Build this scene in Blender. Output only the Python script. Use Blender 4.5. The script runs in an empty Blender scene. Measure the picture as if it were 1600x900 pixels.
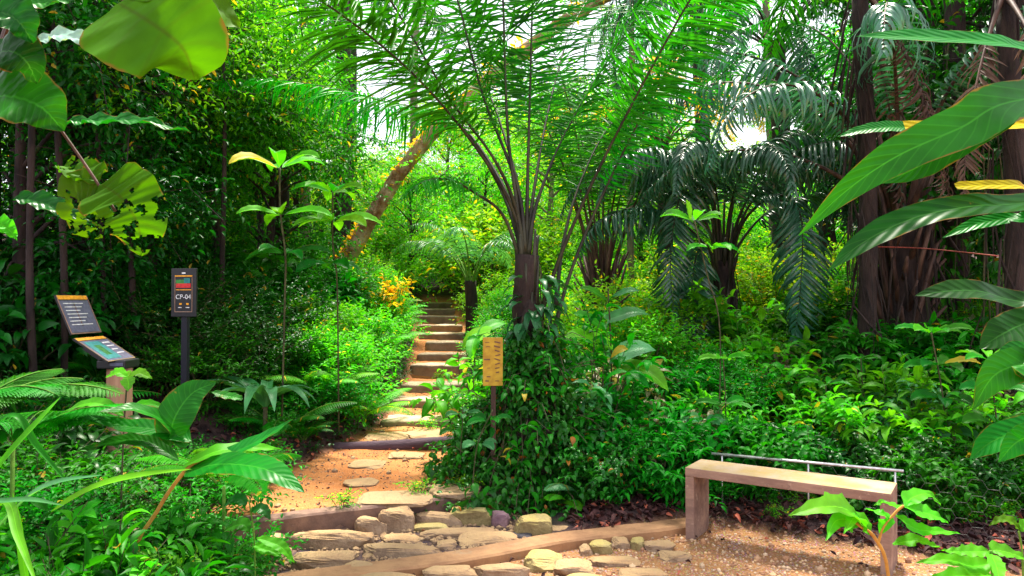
import bpy, bmesh, math, random
import numpy as np
from mathutils import Vector, Matrix, noise
random.seed(7)
RNG = np.random.default_rng(7)
R = math.radians
S = bpy.context.scene
COL = S.collection

# ------------------------------------------------------------------ camera, world, sun, exposure
EYE = 1.5; FPX = 1150.0; PITCH = math.atan(20 / FPX)
cam_d = bpy.data.cameras.new("camera"); cam = bpy.data.objects.new("camera", cam_d); COL.objects.link(cam)
cam.location = (0, 0, EYE); cam.rotation_euler = (math.pi / 2 + PITCH, 0, 0)
cam_d.sensor_width = 36; cam_d.lens = 36 * FPX / 1600; cam_d.clip_start = .05; cam_d.clip_end = 2000
S.camera = cam
W = bpy.data.worlds.new("World"); S.world = W; W.use_nodes = True
SUN_EL, SUN_AZ = R(66), R(10)          # azimuth measured clockwise from +Y (ahead of the camera)
wn = W.node_tree; wn.nodes.clear()
wo = wn.nodes.new('ShaderNodeOutputWorld'); wb = wn.nodes.new('ShaderNodeBackground')
sk = wn.nodes.new('ShaderNodeTexSky'); sk.sky_type = 'NISHITA'; sk.sun_disc = False
sk.sun_elevation = SUN_EL; sk.sun_rotation = SUN_AZ; sk.air_density = 1.0; sk.dust_density = 2.0
mx = wn.nodes.new('ShaderNodeMix'); mx.data_type = 'RGBA'
mx.inputs[7].default_value = (14, 14, 15.5, 1)
nz = wn.nodes.new('ShaderNodeTexNoise'); nz.inputs['Scale'].default_value = 3.0; nz.inputs['Detail'].default_value = 5
mr = wn.nodes.new('ShaderNodeMapRange'); mr.inputs[1].default_value = .3; mr.inputs[2].default_value = .6; mr.inputs[3].default_value = .45; mr.inputs[4].default_value = 1.0
tc = wn.nodes.new('ShaderNodeTexCoord')
wn.links.new(tc.outputs['Generated'], nz.inputs['Vector']); wn.links.new(nz.outputs['Fac'], mr.inputs[0])
wn.links.new(mr.outputs[0], mx.inputs[0]); wn.links.new(sk.outputs[0], mx.inputs[6])
wn.links.new(mx.outputs[2], wb.inputs[0]); wb.inputs[1].default_value = .05
wn.links.new(wb.outputs[0], wo.inputs[0])
sd = bpy.data.lights.new("sun", 'SUN'); sd.energy = 5.0; sd.angle = R(9); sd.color = (1, .93, .80)
so = bpy.data.objects.new("sun", sd); COL.objects.link(so)
_sdir = Vector((math.sin(SUN_AZ) * math.cos(SUN_EL), math.cos(SUN_AZ) * math.cos(SUN_EL), math.sin(SUN_EL)))
so.rotation_euler = _sdir.to_track_quat('Z', 'Y').to_euler(); so.location = (0, 0, 30)
S.view_settings.view_transform = 'Standard'; S.view_settings.look = 'None'
S.view_settings.exposure = 1.6; S.view_settings.gamma = 1.0
S.render.engine = 'CYCLES'
cy = S.cycles
cy.max_bounces = 6; cy.diffuse_bounces = 4; cy.glossy_bounces = 2; cy.transmission_bounces = 4; cy.transparent_max_bounces = 6
cy.caustics_reflective = False; cy.caustics_refractive = False
cy.use_denoising = True

# ------------------------------------------------------------------ helpers
def at(px, py, y):
    """point of the place seen at photo pixel px,py at y metres ahead"""
    cp, sp = math.cos(PITCH), math.sin(PITCH)
    u = (450 - py) / FPX; r = (px - 800) / FPX
    dy = cp - sp * u; dz = sp + cp * u
    k = y / dy
    return Vector((r * k, y, EYE + dz * k))

def nrm(a):
    n = np.linalg.norm(a, axis=-1, keepdims=True); n[n < 1e-9] = 1
    return a / n

class MB:
    def __init__(s): s.V = []; s.Q = []; s.T = []; s.A = []; s.QM = []; s.TM = []; s.n = 0
    def add(s, V, Q=None, T=None, A=None, mi=0):
        V = np.asarray(V, float).reshape(-1, 3)
        if A is None: A = np.zeros((len(V), 3))
        s.V.append(V); s.A.append(np.asarray(A, float).reshape(-1, 3))
        if Q is not None and len(Q): Q = np.asarray(Q).reshape(-1, 4); s.Q.append(Q + s.n); s.QM.append(np.full(len(Q), mi))
        if T is not None and len(T): T = np.asarray(T).reshape(-1, 3); s.T.append(T + s.n); s.TM.append(np.full(len(T), mi))
        s.n += len(V)
    def mesh(s, name, mats, smooth=True):
        V = np.concatenate(s.V); A = np.concatenate(s.A)
        Q = np.concatenate(s.Q) if s.Q else np.zeros((0, 4), int); T = np.concatenate(s.T) if s.T else np.zeros((0, 3), int)
        mi = np.concatenate((s.QM or [np.zeros(0, int)]) + (s.TM or [np.zeros(0, int)]))
        me = bpy.data.meshes.new(name)
        me.vertices.add(len(V)); me.vertices.foreach_set('co', V.ravel())
        nl = Q.size + T.size
        me.loops.add(nl); me.loops.foreach_set('vertex_index', np.concatenate([Q.ravel(), T.ravel()]).astype(np.int32))
        me.polygons.add(len(Q) + len(T))
        ls = np.concatenate([np.arange(len(Q)) * 4, Q.size + np.arange(len(T)) * 3]).astype(np.int32)
        me.polygons.foreach_set('loop_start', ls)
        me.polygons.foreach_set('material_index', mi.astype(np.int32))
        me.polygons.foreach_set('use_smooth', np.full(len(ls), smooth))
        me.update(calc_edges=True)
        at_ = me.attributes.new('luv', 'FLOAT_VECTOR', 'POINT'); at_.data.foreach_set('vector', A.astype(np.float32).ravel())
        for m in (mats if isinstance(mats, (list, tuple)) else [mats]): me.materials.append(m)
        return me
    def build(s, name, mats, parent=None, smooth=True):
        o = bpy.data.objects.new(name, s.mesh(name, mats, smooth)); COL.objects.link(o)
        if parent is not None: o.parent = parent
        return o

def tag(o, label=None, cat=None, group=None, kind=None):
    if label: o['label'] = label
    if cat: o['category'] = cat
    if group: o['group'] = group
    if kind: o['kind'] = kind
    return o
def empty(name, loc, label, cat, group=None, rz=0):
    o = bpy.data.objects.new(name, None); COL.objects.link(o); o.location = loc; o.rotation_euler = (0, 0, rz)
    o.empty_display_size = .1
    return tag(o, label, cat, group)
def copy_tree(o, loc=None, rz=None, sc=None, label=None, group=None, parent=None):
    c = o.copy(); COL.objects.link(c)
    if parent is not None: c.parent = parent
    for ch in list(o.children): copy_tree(ch, parent=c)
    if loc is not None: c.location = loc
    if rz is not None: c.rotation_euler = (c.rotation_euler[0], c.rotation_euler[1], rz)
    if sc is not None: c.scale = (sc, sc, sc) if not isinstance(sc, tuple) else sc
    if label: c['label'] = label
    if group: c['group'] = group
    return c

def tube(mb, pts, rad, n=8, mi=0, caps=True, rnd=0.0, rough=0.0):
    P = np.array([list(p) for p in pts], float); m = len(P)
    r = np.full(m, rad, float) if np.isscalar(rad) else np.asarray(rad, float)
    T = nrm(np.gradient(P, axis=0)); up = np.array([0, 0, 1.]) if abs(T[0][2]) < .9 else np.array([1., 0, 0])
    N = np.zeros_like(P); N[0] = nrm(np.cross(T[0], up)[None])[0]
    for i in range(1, m):
        v = N[i - 1] - T[i] * np.dot(N[i - 1], T[i]); N[i] = v / max(np.linalg.norm(v), 1e-9)
    B = np.cross(T, N); a = np.linspace(0, 2 * np.pi, n, endpoint=False)
    rr = r[:, None] * (1 + rough * RNG.normal(size=(m, n))) if rough else np.repeat(r[:, None], n, 1)
    V = P[:, None] + rr[..., None] * (np.cos(a)[None, :, None] * N[:, None] + np.sin(a)[None, :, None] * B[:, None])
    A = np.zeros((m, n, 3)); A[..., 0] = np.sin(a)[None]; A[..., 1] = np.linspace(0, 1, m)[:, None]; A[..., 2] = rnd
    i = np.arange(m - 1)[:, None]; j = np.arange(n)[None]; j2 = (j + 1) % n
    Q = np.stack([i * n + j, i * n + j2, (i + 1) * n + j2, (i + 1) * n + j], -1).reshape(-1, 4)
    V = V.reshape(-1, 3); A = A.reshape(-1, 3); T3 = []
    if caps:
        k = len(V); V = np.vstack([V, P[0], P[-1]]); A = np.vstack([A, A[0], A[-1]])
        jj = np.arange(n); j2 = (jj + 1) % n
        T3 = np.vstack([np.stack([np.full(n, k), j2, jj], -1), np.stack([np.full(n, k + 1), (m - 1) * n + jj, (m - 1) * n + j2], -1)])
    mb.add(V, Q, T3, A, mi)

def spline(pts, n=24):
    P = [np.array(list(p), float) for p in pts]; P = [2 * P[0] - P[1]] + P + [2 * P[-1] - P[-2]]
    out = []; segs = len(P) - 3; per = max(2, n // segs)
    for s in range(segs):
        a, b, c, d = P[s:s + 4]
        for k in range(per):
            t = k / per
            out.append(.5 * (2 * b + (c - a) * t + (2 * a - 5 * b + 4 * c - d) * t * t + (3 * b - a - 3 * c + d) * t ** 3))
    out.append(P[-2]); return np.array(out)

def box(mb, c, s, rz=0, mi=0, bev=0, tilt=None):
    """axis box with optional small chamfer, centred c, full size s"""
    bm = bmesh.new(); bmesh.ops.create_cube(bm, size=1)
    for v in bm.verts: v.co = Vector((v.co.x * s[0], v.co.y * s[1], v.co.z * s[2]))
    if bev: bmesh.ops.bevel(bm, geom=bm.edges[:], offset=bev, segments=2, affect='EDGES', profile=.6)
    M = Matrix.Rotation(rz, 4, 'Z')
    if tilt is not None: M = tilt.to_4x4()
    for v in bm.verts: v.co = M @ v.co + Vector(c)
    bmesh.ops.triangulate(bm, faces=[f for f in bm.faces if len(f.verts) > 4])
    bm.verts.index_update()
    V = [v.co[:] for v in bm.verts]
    mb.add(V, [[v.index for v in f.verts] for f in bm.faces if len(f.verts) == 4], [[v.index for v in f.verts] for f in bm.faces if len(f.verts) == 3], None, mi)
    bm.free()

# ---- leaf templates: length along +Y, width along X, upper side +Z
def prof(kind, t):
    if kind == 'oval': return np.sin(np.pi * t ** .85) ** .8 * (1 - .25 * t)
    if kind == 'lance': return np.sin(np.pi * t ** .7) ** .9
    if kind == 'strap': return np.clip(np.minimum(t * 9 + .15, 1), 0, 1) * np.clip((1 - t) * 2.6, 0, 1) ** .75
    if kind == 'needle': return np.clip(t * 12 + .3, 0, 1) * (1 - t) ** .55
    if kind == 'heart': return np.clip(1.05 * np.sin(np.pi * np.clip(t * .93 + .07, 0, 1) ** .62), 0, 2) * (1 - .1 * t)
    if kind == 'round': return np.sqrt(np.clip(1 - (2 * t - 1) ** 2, 0, 1))
def leaf_t(kind, nseg=4, bend=.5, fold=.25, cup=0.0, wave=0.0, half=1, seed=0):
    t = np.linspace(0, 1, nseg + 1); w = np.maximum(prof(kind, t), .015)
    ang = .25 * bend - bend * t ** 1.3 * 1.2
    dt = np.diff(t, prepend=0)
    y = np.cumsum(np.cos(ang) * dt); z = np.cumsum(np.sin(ang) * dt)
    us = np.linspace(-1, 1, 2 * half + 1)
    V = []; A = []
    for i in range(nseg + 1):
        for u in us:
            zz = z[i] + wave * math.sin(t[i] * 17 + seed + (2 if u > 0 else 0)) * abs(u); fz = abs(u) * w[i] * fold
            V.append((u * w[i] * .5, y[i] + (0 if kind != 'heart' else -.16 * abs(u) * max(0, 1 - 4 * t[i])), zz, fz)); A.append((u, t[i], 0))
    m = len(us); Q = [[i * m + j, i * m + j + 1, (i + 1) * m + j + 1, (i + 1) * m + j] for i in range(nseg) for j in range(m - 1)]
    return np.array(V), np.array(Q), np.array(A)

def put(mb, tmpl, pos, d, up, L, Wd, rnd=None, mi=0):
    """place many leaves: tmpl may be a list, split at random"""
    pos = np.asarray(pos, float).reshape(-1, 3); N = len(pos)
    if N == 0: return
    d = nrm(np.broadcast_to(np.asarray(d, float), (N, 3)).copy()); up = np.broadcast_to(np.asarray(up, float), (N, 3))
    L = np.broadcast_to(np.asarray(L, float), (N,)); Wd = np.broadcast_to(np.asarray(Wd, float), (N,))
    rnd = RNG.random(N) if rnd is None else np.broadcast_to(rnd, (N,))
    if isinstance(tmpl, list):
        w = RNG.integers(0, len(tmpl), N)
        for k, t in enumerate(tmpl):
            s = w == k
            if s.any(): put(mb, t, pos[s], d[s], up[s], L[s], Wd[s], rnd[s], mi)
        return
    tv, tq, ta = tmpl
    x = np.cross(d, up); bad = np.linalg.norm(x, axis=1) < 1e-3
    x[bad] = np.cross(d[bad], np.array([1., .1, 0])); x = nrm(x); z = np.cross(x, d)
    V = pos[:, None] + tv[None, :, 0:1] * (Wd[:, None, None] * x[:, None]) + tv[None, :, 1:2] * (L[:, None, None] * d[:, None]) + tv[None, :, 2:3] * (L[:, None, None] * z[:, None]) + tv[None, :, 3:4] * (Wd[:, None, None] * z[:, None])
    A = np.repeat(ta[None], N, 0).copy(); A[..., 2] = rnd[:, None]
    nv = len(tv); Q = tq[None] + (np.arange(N) * nv)[:, None, None]
    mb.add(V.reshape(-1, 3), Q.reshape(-1, 4), None, A.reshape(-1, 3), mi)

def rdir(N, flat=1.0):
    v = RNG.normal(size=(N, 3)); v[:, 2] *= flat; return nrm(v)

def spray(mb, tmpl, pos, d, tl, k, L, Wd, jit=.3, droop=.15, mi=0):
    """k leaves along twigs of length tl from pos towards d, plus one at the tip"""
    N = len(pos); up = np.array([0, 0, 1.])
    x = nrm(np.cross(d, up) + 1e-6); tl = np.broadcast_to(np.asarray(tl, float), (N,))
    for i in range(k + 1):
        t = (i + 1) / (k + 1)
        p = pos + d * (tl * t)[:, None] - up * (tl * t * t * droop)[:, None]
        s = (1 if i % 2 else -1)
        ld = d * (.55 if i < k else 1) + x * (s if i < k else 0) + RNG.normal(size=(N, 3)) * jit; ld[:, 2] -= droop
        l = L * RNG.uniform(.65, 1.15, N) * (1 - .25 * t)
        u = np.array([0, 0, 1.]) + RNG.normal(size=(N, 3)) * jit
        put(mb, tmpl, p, ld, u, l, l * Wd, None, mi)

# ------------------------------------------------------------------ materials
def mat(name):
    m = bpy.data.materials.new(name); m.use_nodes = True; nt = m.node_tree; nt.nodes.clear()
    out = nt.nodes.new('ShaderNodeOutputMaterial'); b = nt.nodes.new('ShaderNodeBsdfPrincipled'); nt.links.new(b.outputs[0], out.inputs[0])
    return m, nt, b, out
def nd(nt, t, **k):
    n = nt.nodes.new(t)
    for a, v in k.items():
        if a.startswith('i_'):
            key = a[2:]; key = int(key) if key.isdigit() else key.replace('_', ' ')
            n.inputs[key].default_value = v
        else: setattr(n, a, v)
    return n
def mix(nt, fac, a, b, mode='MIX'):
    n = nt.nodes.new('ShaderNodeMix'); n.data_type = 'RGBA'; n.blend_type = mode
    for i, v in ((0, fac), (6, a), (7, b)):
        if hasattr(v, 'is_output'): nt.links.new(v, n.inputs[i])
        else: n.inputs[i].default_value = (*v, 1) if isinstance(v, tuple) and len(v) == 3 else v
    return n.outputs[2]
def ramp(nt, src, a, b, lo=0., hi=1.):
    n = nd(nt, 'ShaderNodeMapRange'); n.interpolation_type = 'SMOOTHSTEP'
    nt.links.new(src, n.inputs[0]); n.inputs[1].default_value = a; n.inputs[2].default_value = b; n.inputs[3].default_value = lo; n.inputs[4].default_value = hi
    return n.outputs[0]
def mth(nt, op, a, b=0.0):
    n = nd(nt, 'ShaderNodeMath', operation=op)
    for i, v in enumerate((a, b)):
        if hasattr(v, 'is_output'): nt.links.new(v, n.inputs[i])
        else: n.inputs[i].default_value = v
    return n.outputs[0]

def leaf_mat(name, c1, c2, old=(.35, .25, .02), oldfrac=.012, rough=.5, transl=.35, veins=0, vein_c=None, spec=.16, tcol=None, varobj=.25):
    m, nt, b, out = mat(name)
    a = nd(nt, 'ShaderNodeAttribute', attribute_name='luv'); sp = nd(nt, 'ShaderNodeSeparateXYZ'); nt.links.new(a.outputs['Vector'], sp.inputs[0])
    oi = nd(nt, 'ShaderNodeObjectInfo')
    c = mix(nt, sp.outputs[2], c1, c2)
    fr = mth(nt, 'FRACT', mth(nt, 'MULTIPLY', sp.outputs[2], 17.31))
    c = mix(nt, mth(nt, 'GREATER_THAN', fr, 1 - oldfrac), c, old)
    tcn = nd(nt, 'ShaderNodeTexCoord'); nz = nd(nt, 'ShaderNodeTexNoise', i_Scale=9.0, i_Detail=4.0); nt.links.new(tcn.outputs['Object'], nz.inputs['Vector'])
    hs = nd(nt, 'ShaderNodeHueSaturation'); nt.links.new(c, hs.inputs['Color'])
    v = mth(nt, 'ADD', ramp(nt, nz.outputs[0], .3, .7, .75, 1.25), mth(nt, 'MULTIPLY', mth(nt, 'SUBTRACT', oi.outputs['Random'], .5), varobj * 2))
    nt.links.new(v, hs.inputs['Value'])
    nt.links.new(mth(nt, 'ADD', .49, mth(nt, 'MULTIPLY', oi.outputs['Random'], .025)), hs.inputs['Hue'])
    c = hs.outputs[0]
    au = mth(nt, 'ABSOLUTE', sp.outputs[0])
    mid = ramp(nt, au, .0, .07, 1, 0)
    vc = vein_c or tuple(min(1, x * 1.8 + .02) for x in c2)
    if veins:
        w = mth(nt, 'SINE', mth(nt, 'MULTIPLY', mth(nt, 'SUBTRACT', sp.outputs[1], mth(nt, 'MULTIPLY', au, .12)), veins * 6.283))
        vv = ramp(nt, w, .8, 1, 0, 1)
        c = mix(nt, mth(nt, 'MULTIPLY', vv, .22), c, vc)
        c = mix(nt, mth(nt, 'MULTIPLY', mid, .7), c, vc)
        nz2 = nd(nt, 'ShaderNodeTexNoise', i_Scale=19.0, i_Detail=7.0); nt.links.new(tcn.outputs['Object'], nz2.inputs['Vector'])
        c = mix(nt, ramp(nt, nz2.outputs[0], .7, .75, 0, .5), c, tuple(x * .8 + y for x, y in zip(old, (.05, .02, 0))))
        c = mix(nt, mth(nt, 'MULTIPLY', ramp(nt, mth(nt, 'ADD', au, mth(nt, 'MULTIPLY', nz2.outputs[0], .5)), 1.2, 1.3), .8), c, (.20, .10, .02))
        bp = nd(nt, 'ShaderNodeBump', i_Strength=.22, i_Distance=.002); nt.links.new(w, bp.inputs['Height']); nt.links.new(bp.outputs[0], b.inputs['Normal'])
    else:
        c = mix(nt, mth(nt, 'MULTIPLY', mid, .35), c, vc)
    nt.links.new(c, b.inputs['Base Color']); b.inputs['Roughness'].default_value = rough
    b.inputs['Specular IOR Level'].default_value = spec
    tr = nd(nt, 'ShaderNodeBsdfTranslucent')
    tcl = mix(nt, 1.0, c, tcol or (1.6, 1.5, .5), 'MULTIPLY'); nt.links.new(tcl, tr.inputs[0])
    ms = nd(nt, 'ShaderNodeMixShader'); ms.inputs[0].default_value = transl
    nt.links.new(b.outputs[0], ms.inputs[1]); nt.links.new(tr.outputs[0], ms.inputs[2]); nt.links.new(ms.outputs[0], out.inputs[0])
    return m

def rough_mat(name, c1, c2, scale=6, rough=.85, bump=.5, dist=.02, c3=None, c3lo=.6, detail=8, coord='Object', stretch=None, objvar=None, spec=.3, c3scale=2.3):
    m, nt, b, out = mat(name)
    tcn = nd(nt, 'ShaderNodeTexCoord'); src = tcn.outputs[coord]
    if stretch:
        mp = nd(nt, 'ShaderNodeMapping'); mp.inputs['Scale'].default_value = stretch; nt.links.new(src, mp.inputs[0]); src = mp.outputs[0]
    n1 = nd(nt, 'ShaderNodeTexNoise', i_Scale=scale, i_Detail=detail, i_Roughness=.65); nt.links.new(src, n1.inputs['Vector'])
    c = mix(nt, ramp(nt, n1.outputs[0], .32, .68), c1, c2)
    if objvar:
        oi = nd(nt, 'ShaderNodeObjectInfo'); c = mix(nt, oi.outputs['Random'], c, mix(nt, .6, c, objvar))
    if c3:
        n2 = nd(nt, 'ShaderNodeTexNoise', i_Scale=scale / c3scale, i_Detail=7.0, i_Roughness=.7); nt.links.new(src, n2.inputs['Vector'])
        c = mix(nt, ramp(nt, n2.outputs[0], c3lo, c3lo + .12), c, c3)
    nt.links.new(c, b.inputs['Base Color']); b.inputs['Roughness'].default_value = rough; b.inputs['Specular IOR Level'].default_value = spec
    if bump:
        n3 = nd(nt, 'ShaderNodeTexNoise', i_Scale=scale * 3, i_Detail=8.0, i_Roughness=.7); nt.links.new(src, n3.inputs['Vector'])
        bp = nd(nt, 'ShaderNodeBump', i_Strength=bump, i_Distance=dist); nt.links.new(n3.outputs[0], bp.inputs['Height']); nt.links.new(bp.outputs[0], b.inputs['Normal'])
    return m
def plain(name, c, rough=.5, metal=0, emit=None):
    m, nt, b, out = mat(name); nz = nd(nt, 'ShaderNodeTexNoise', i_Scale=40.0, i_Detail=4.0)
    tcn = nd(nt, 'ShaderNodeTexCoord'); nt.links.new(tcn.outputs['Object'], nz.inputs['Vector'])
    nt.links.new(mix(nt, ramp(nt, nz.outputs[0], .35, .65), tuple(x * .8 for x in c), tuple(min(1, x * 1.15) for x in c)), b.inputs['Base Color'])
    b.inputs['Roughness'].default_value = rough; b.inputs['Metallic'].default_value = metal
    return m

LM = dict(
    deep=leaf_mat('deep_green', (.004, .06, .004), (.012, .14, .005), transl=.3, rough=.4, spec=.25),
    mid=leaf_mat('mid_green', (.007, .12, .003), (.03, .26, .005), transl=.38),
    bright=leaf_mat('bright_green', (.03, .26, .006), (.12, .46, .012), transl=.45, oldfrac=.025, old=(.55, .45, .02)),
    lime=leaf_mat('lime_green', (.05, .33, .008), (.20, .52, .015), transl=.5, oldfrac=.04, old=(.75, .52, .02)),
    yellow=leaf_mat('yellow_green', (.09, .36, .01), (.30, .50, .02), transl=.5, oldfrac=.06, old=(.8, .5, .02)),
    ivy=leaf_mat('creeper_green', (.006, .09, .008), (.03, .25, .015), transl=.25, oldfrac=.02, old=(.42, .16, .02), rough=.35, spec=.25),
    pale=leaf_mat('pale_green', (.03, .17, .04), (.09, .30, .11), transl=.35, rough=.35),
    palm=leaf_mat('palm_green', (.008, .12, .003), (.035, .28, .008), transl=.36, rough=.4, oldfrac=0),
    palmdark=leaf_mat('glossy_palm_green', (.014, .08, .035), (.04, .16, .085), transl=.2, rough=.3, oldfrac=0, spec=.8, tcol=(1.2, 1.5, .8)),
    dead=leaf_mat('dead_frond', (.06, .035, .03), (.18, .11, .08), transl=.15, rough=.7, oldfrac=0, tcol=(1.2, 1, .8)),
    big=leaf_mat('big_leaf_green', (.006, .11, .004), (.012, .17, .005), transl=.3, rough=.4, veins=16, vein_c=(.04, .28, .02), oldfrac=0),
    bigglow=leaf_mat('thin_leaf_green', (.04, .13, .001), (.06, .17, .001), transl=.38, rough=.6, spec=.1, veins=5, vein_c=(.05, .10, .005), oldfrac=0),
    bigdark=leaf_mat('dark_leaf_green', (.004, .05, .003), (.01, .085, .005), transl=.35, rough=.35, veins=12, oldfrac=0),
    bigpale=leaf_mat('silvery_leaf', (.18, .32, .27), (.25, .42, .34), transl=.3, rough=.25, veins=10, vein_c=(.4, .5, .4), oldfrac=0),
    bigyel=leaf_mat('yellowed_leaf', (.55, .50, .01), (.72, .60, .01), transl=.4, rough=.4, veins=12, oldfrac=0, old=(.5, .12, .02)),
    litter=leaf_mat('fallen_leaf', (.03, .013, .015), (.11, .045, .04), transl=.05, rough=.6, oldfrac=.12, old=(.45, .12, .07), tcol=(1, 1, 1)),
    wideleaf=leaf_mat('climber_leaf', (.008, .08, .02), (.04, .20, .06), transl=.25, rough=.35, oldfrac=0, spec=.3),
    dull=leaf_mat('dull_pale_leaf', (.10, .14, .05), (.26, .22, .12), transl=.3, rough=.45, oldfrac=0, spec=.3),
    ochre=leaf_mat('ochre_leaf', (.55, .30, .01), (.80, .48, .02), transl=.4, rough=.5, oldfrac=0),
)
M_bark = rough_mat('dark_bark', (.014, .009, .010), (.055, .035, .03), 9, stretch=(1, 1, .25), bump=.9, dist=.03, c3=(.05, .09, .02), c3lo=.58)
M_barkpale = rough_mat('pale_bark', (.11, .08, .06), (.26, .2, .15), 9, stretch=(1, 1, .3), bump=.8, dist=.02, c3=(.08, .16, .02), c3lo=.55)
M_mossbark = rough_mat('mossy_orange_bark', (.22, .08, .03), (.68, .50, .36), 5, bump=1, dist=.05, c3=(.45, .27, .01), c3lo=.52, rough=.9)
M_twig = rough_mat('twig_bark', (.03, .035, .015), (.10, .09, .04), 14, bump=.4, dist=.004)
M_green_stem = rough_mat('green_stem', (.05, .16, .01), (.13, .26, .03), 14, bump=.2, dist=.004)
M_red_stem = rough_mat('orange_stem', (.35, .16, .03), (.5, .26, .05), 14, bump=.2, dist=.004)
M_petiole = rough_mat('palm_petiole', (.012, .010, .010), (.05, .05, .025), 10, stretch=(1, 1, .2), bump=.4, dist=.006, rough=.5)
M_petiole2 = rough_mat('reddish_petiole', (.03, .014, .012), (.13, .07, .05), 10, stretch=(1, 1, .2), bump=.5, dist=.006, rough=.6)
def painted_lit_top(name, side1, side2, top1, top2, scale):  # upward faces paler, sides darker: light from above painted into the colour
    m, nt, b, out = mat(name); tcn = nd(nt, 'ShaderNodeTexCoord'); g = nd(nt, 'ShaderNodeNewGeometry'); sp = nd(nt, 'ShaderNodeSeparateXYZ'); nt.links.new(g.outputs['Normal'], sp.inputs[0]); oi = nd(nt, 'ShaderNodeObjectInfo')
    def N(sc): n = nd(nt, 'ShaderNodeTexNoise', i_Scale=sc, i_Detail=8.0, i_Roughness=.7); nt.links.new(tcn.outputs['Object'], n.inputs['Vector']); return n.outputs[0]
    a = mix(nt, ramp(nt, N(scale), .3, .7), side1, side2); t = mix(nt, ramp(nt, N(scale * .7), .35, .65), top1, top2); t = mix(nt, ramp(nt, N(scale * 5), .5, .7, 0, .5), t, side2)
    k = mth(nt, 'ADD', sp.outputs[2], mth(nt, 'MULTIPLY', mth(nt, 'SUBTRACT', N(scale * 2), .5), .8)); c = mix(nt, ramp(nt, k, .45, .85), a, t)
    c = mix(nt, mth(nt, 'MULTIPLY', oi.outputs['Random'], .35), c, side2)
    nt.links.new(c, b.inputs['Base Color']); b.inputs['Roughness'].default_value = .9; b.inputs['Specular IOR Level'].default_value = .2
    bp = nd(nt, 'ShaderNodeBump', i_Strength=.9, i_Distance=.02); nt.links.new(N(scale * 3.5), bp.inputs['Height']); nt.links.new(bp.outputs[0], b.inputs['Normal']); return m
M_step = painted_lit_top('step_stone', (.15, .10, .075), (.30, .21, .15), (.56, .46, .34), (.44, .31, .18), 5)  # sunlit treads and shaded risers put into the colour
M_stone = painted_lit_top('sandstone', (.14, .085, .06), (.36, .25, .16), (.50, .33, .16), (.40, .24, .12), 7)
M_stoneyel = painted_lit_top('lichened_stone', (.16, .11, .05), (.34, .27, .12), (.54, .42, .13), (.44, .35, .16), 8)
M_kerb = rough_mat('earth_stained_kerb', (.27, .14, .07), (.42, .23, .11), 5, bump=.6, dist=.012, c3=(.30, .24, .16), c3lo=.57)
M_timber = rough_mat('dark_timber_edge', (.10, .06, .05), (.24, .14, .10), 4, bump=.7, dist=.012, c3=(.55, .27, .12), c3lo=.62)
M_log = rough_mat('purple_black_log', (.03, .018, .03), (.10, .06, .08), 7, bump=.8, dist=.02, stretch=(.25, 1, 1))
M_bench = rough_mat('bench_concrete', (.30, .19, .13), (.44, .31, .22), 5, bump=.5, dist=.006, c3=(.50, .36, .06), c3lo=.55, c3scale=1.8)
def bench_mat():
    m, nt, b, out = mat('bench_concrete'); tcn = nd(nt, 'ShaderNodeTexCoord'); g = nd(nt, 'ShaderNodeNewGeometry'); sp = nd(nt, 'ShaderNodeSeparateXYZ'); nt.links.new(g.outputs['Normal'], sp.inputs[0])
    def N(sc, st=(1, 1, 1)):
        mp = nd(nt, 'ShaderNodeMapping'); mp.inputs['Scale'].default_value = st; nt.links.new(tcn.outputs['Object'], mp.inputs[0]); n = nd(nt, 'ShaderNodeTexNoise', i_Scale=sc, i_Detail=8.0, i_Roughness=.7); nt.links.new(mp.outputs[0], n.inputs['Vector']); return n.outputs[0]
    c = mix(nt, ramp(nt, N(4, (.4, 2, 2)), .3, .7), (.17, .10, .085), (.36, .23, .17)); c = mix(nt, ramp(nt, N(26), .55, .7, 0, .6), c, (.48, .36, .28)); c = mix(nt, ramp(nt, N(9), .58, .7, 0, .7), c, (.10, .06, .06))
    lich = mix(nt, ramp(nt, N(5), .35, .65), (.40, .31, .21), (.37, .26, .08)); c = mix(nt, mth(nt, 'MULTIPLY', ramp(nt, sp.outputs[2], .5, .9), .85), c, lich)
    nt.links.new(c, b.inputs['Base Color']); b.inputs['Roughness'].default_value = .85; b.inputs['Specular IOR Level'].default_value = .25
    bp = nd(nt, 'ShaderNodeBump', i_Strength=.6, i_Distance=.006); nt.links.new(N(18), bp.inputs['Height']); nt.links.new(bp.outputs[0], b.inputs['Normal']); return m
M_bench = bench_mat()
M_metal = plain('galvanised_pipe', (.55, .55, .56), .35, .6)
M_wood = rough_mat('post_wood', (.28, .14, .08), (.46, .27, .17), 6, stretch=(1, 1, .12), bump=.5, dist=.006)
M_black = plain('black_metal', (.012, .012, .016), .4)
M_navy = plain('navy_metal', (.004, .004, .014), .6)
M_orange = plain('orange_paint', (.85, .36, .01), .5)
M_white = plain('white_print', (.7, .7, .72), .5)
M_grey = plain('grey_print', (.10, .10, .17), .5)
M_red = plain('red_print', (.55, .02, .02), .5)
M_teal = plain('teal_print', (.01, .20, .20), .5)
M_greenp = plain('green_print', (.03, .22, .03), .5)
M_notice = rough_mat('yellow_notice', (.34, .19, .02), (.50, .33, .03), 12, bump=.3, dist=.004, c3=(.30, .12, .02), c3lo=.58, rough=.6)
M_ink = plain('faded_ink', (.13, .06, .03), .7)
M_twine = plain('red_twine', (.35, .06, .04), .7)
M_wire = plain('wire', (.10, .10, .09), .45, .4)

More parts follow.
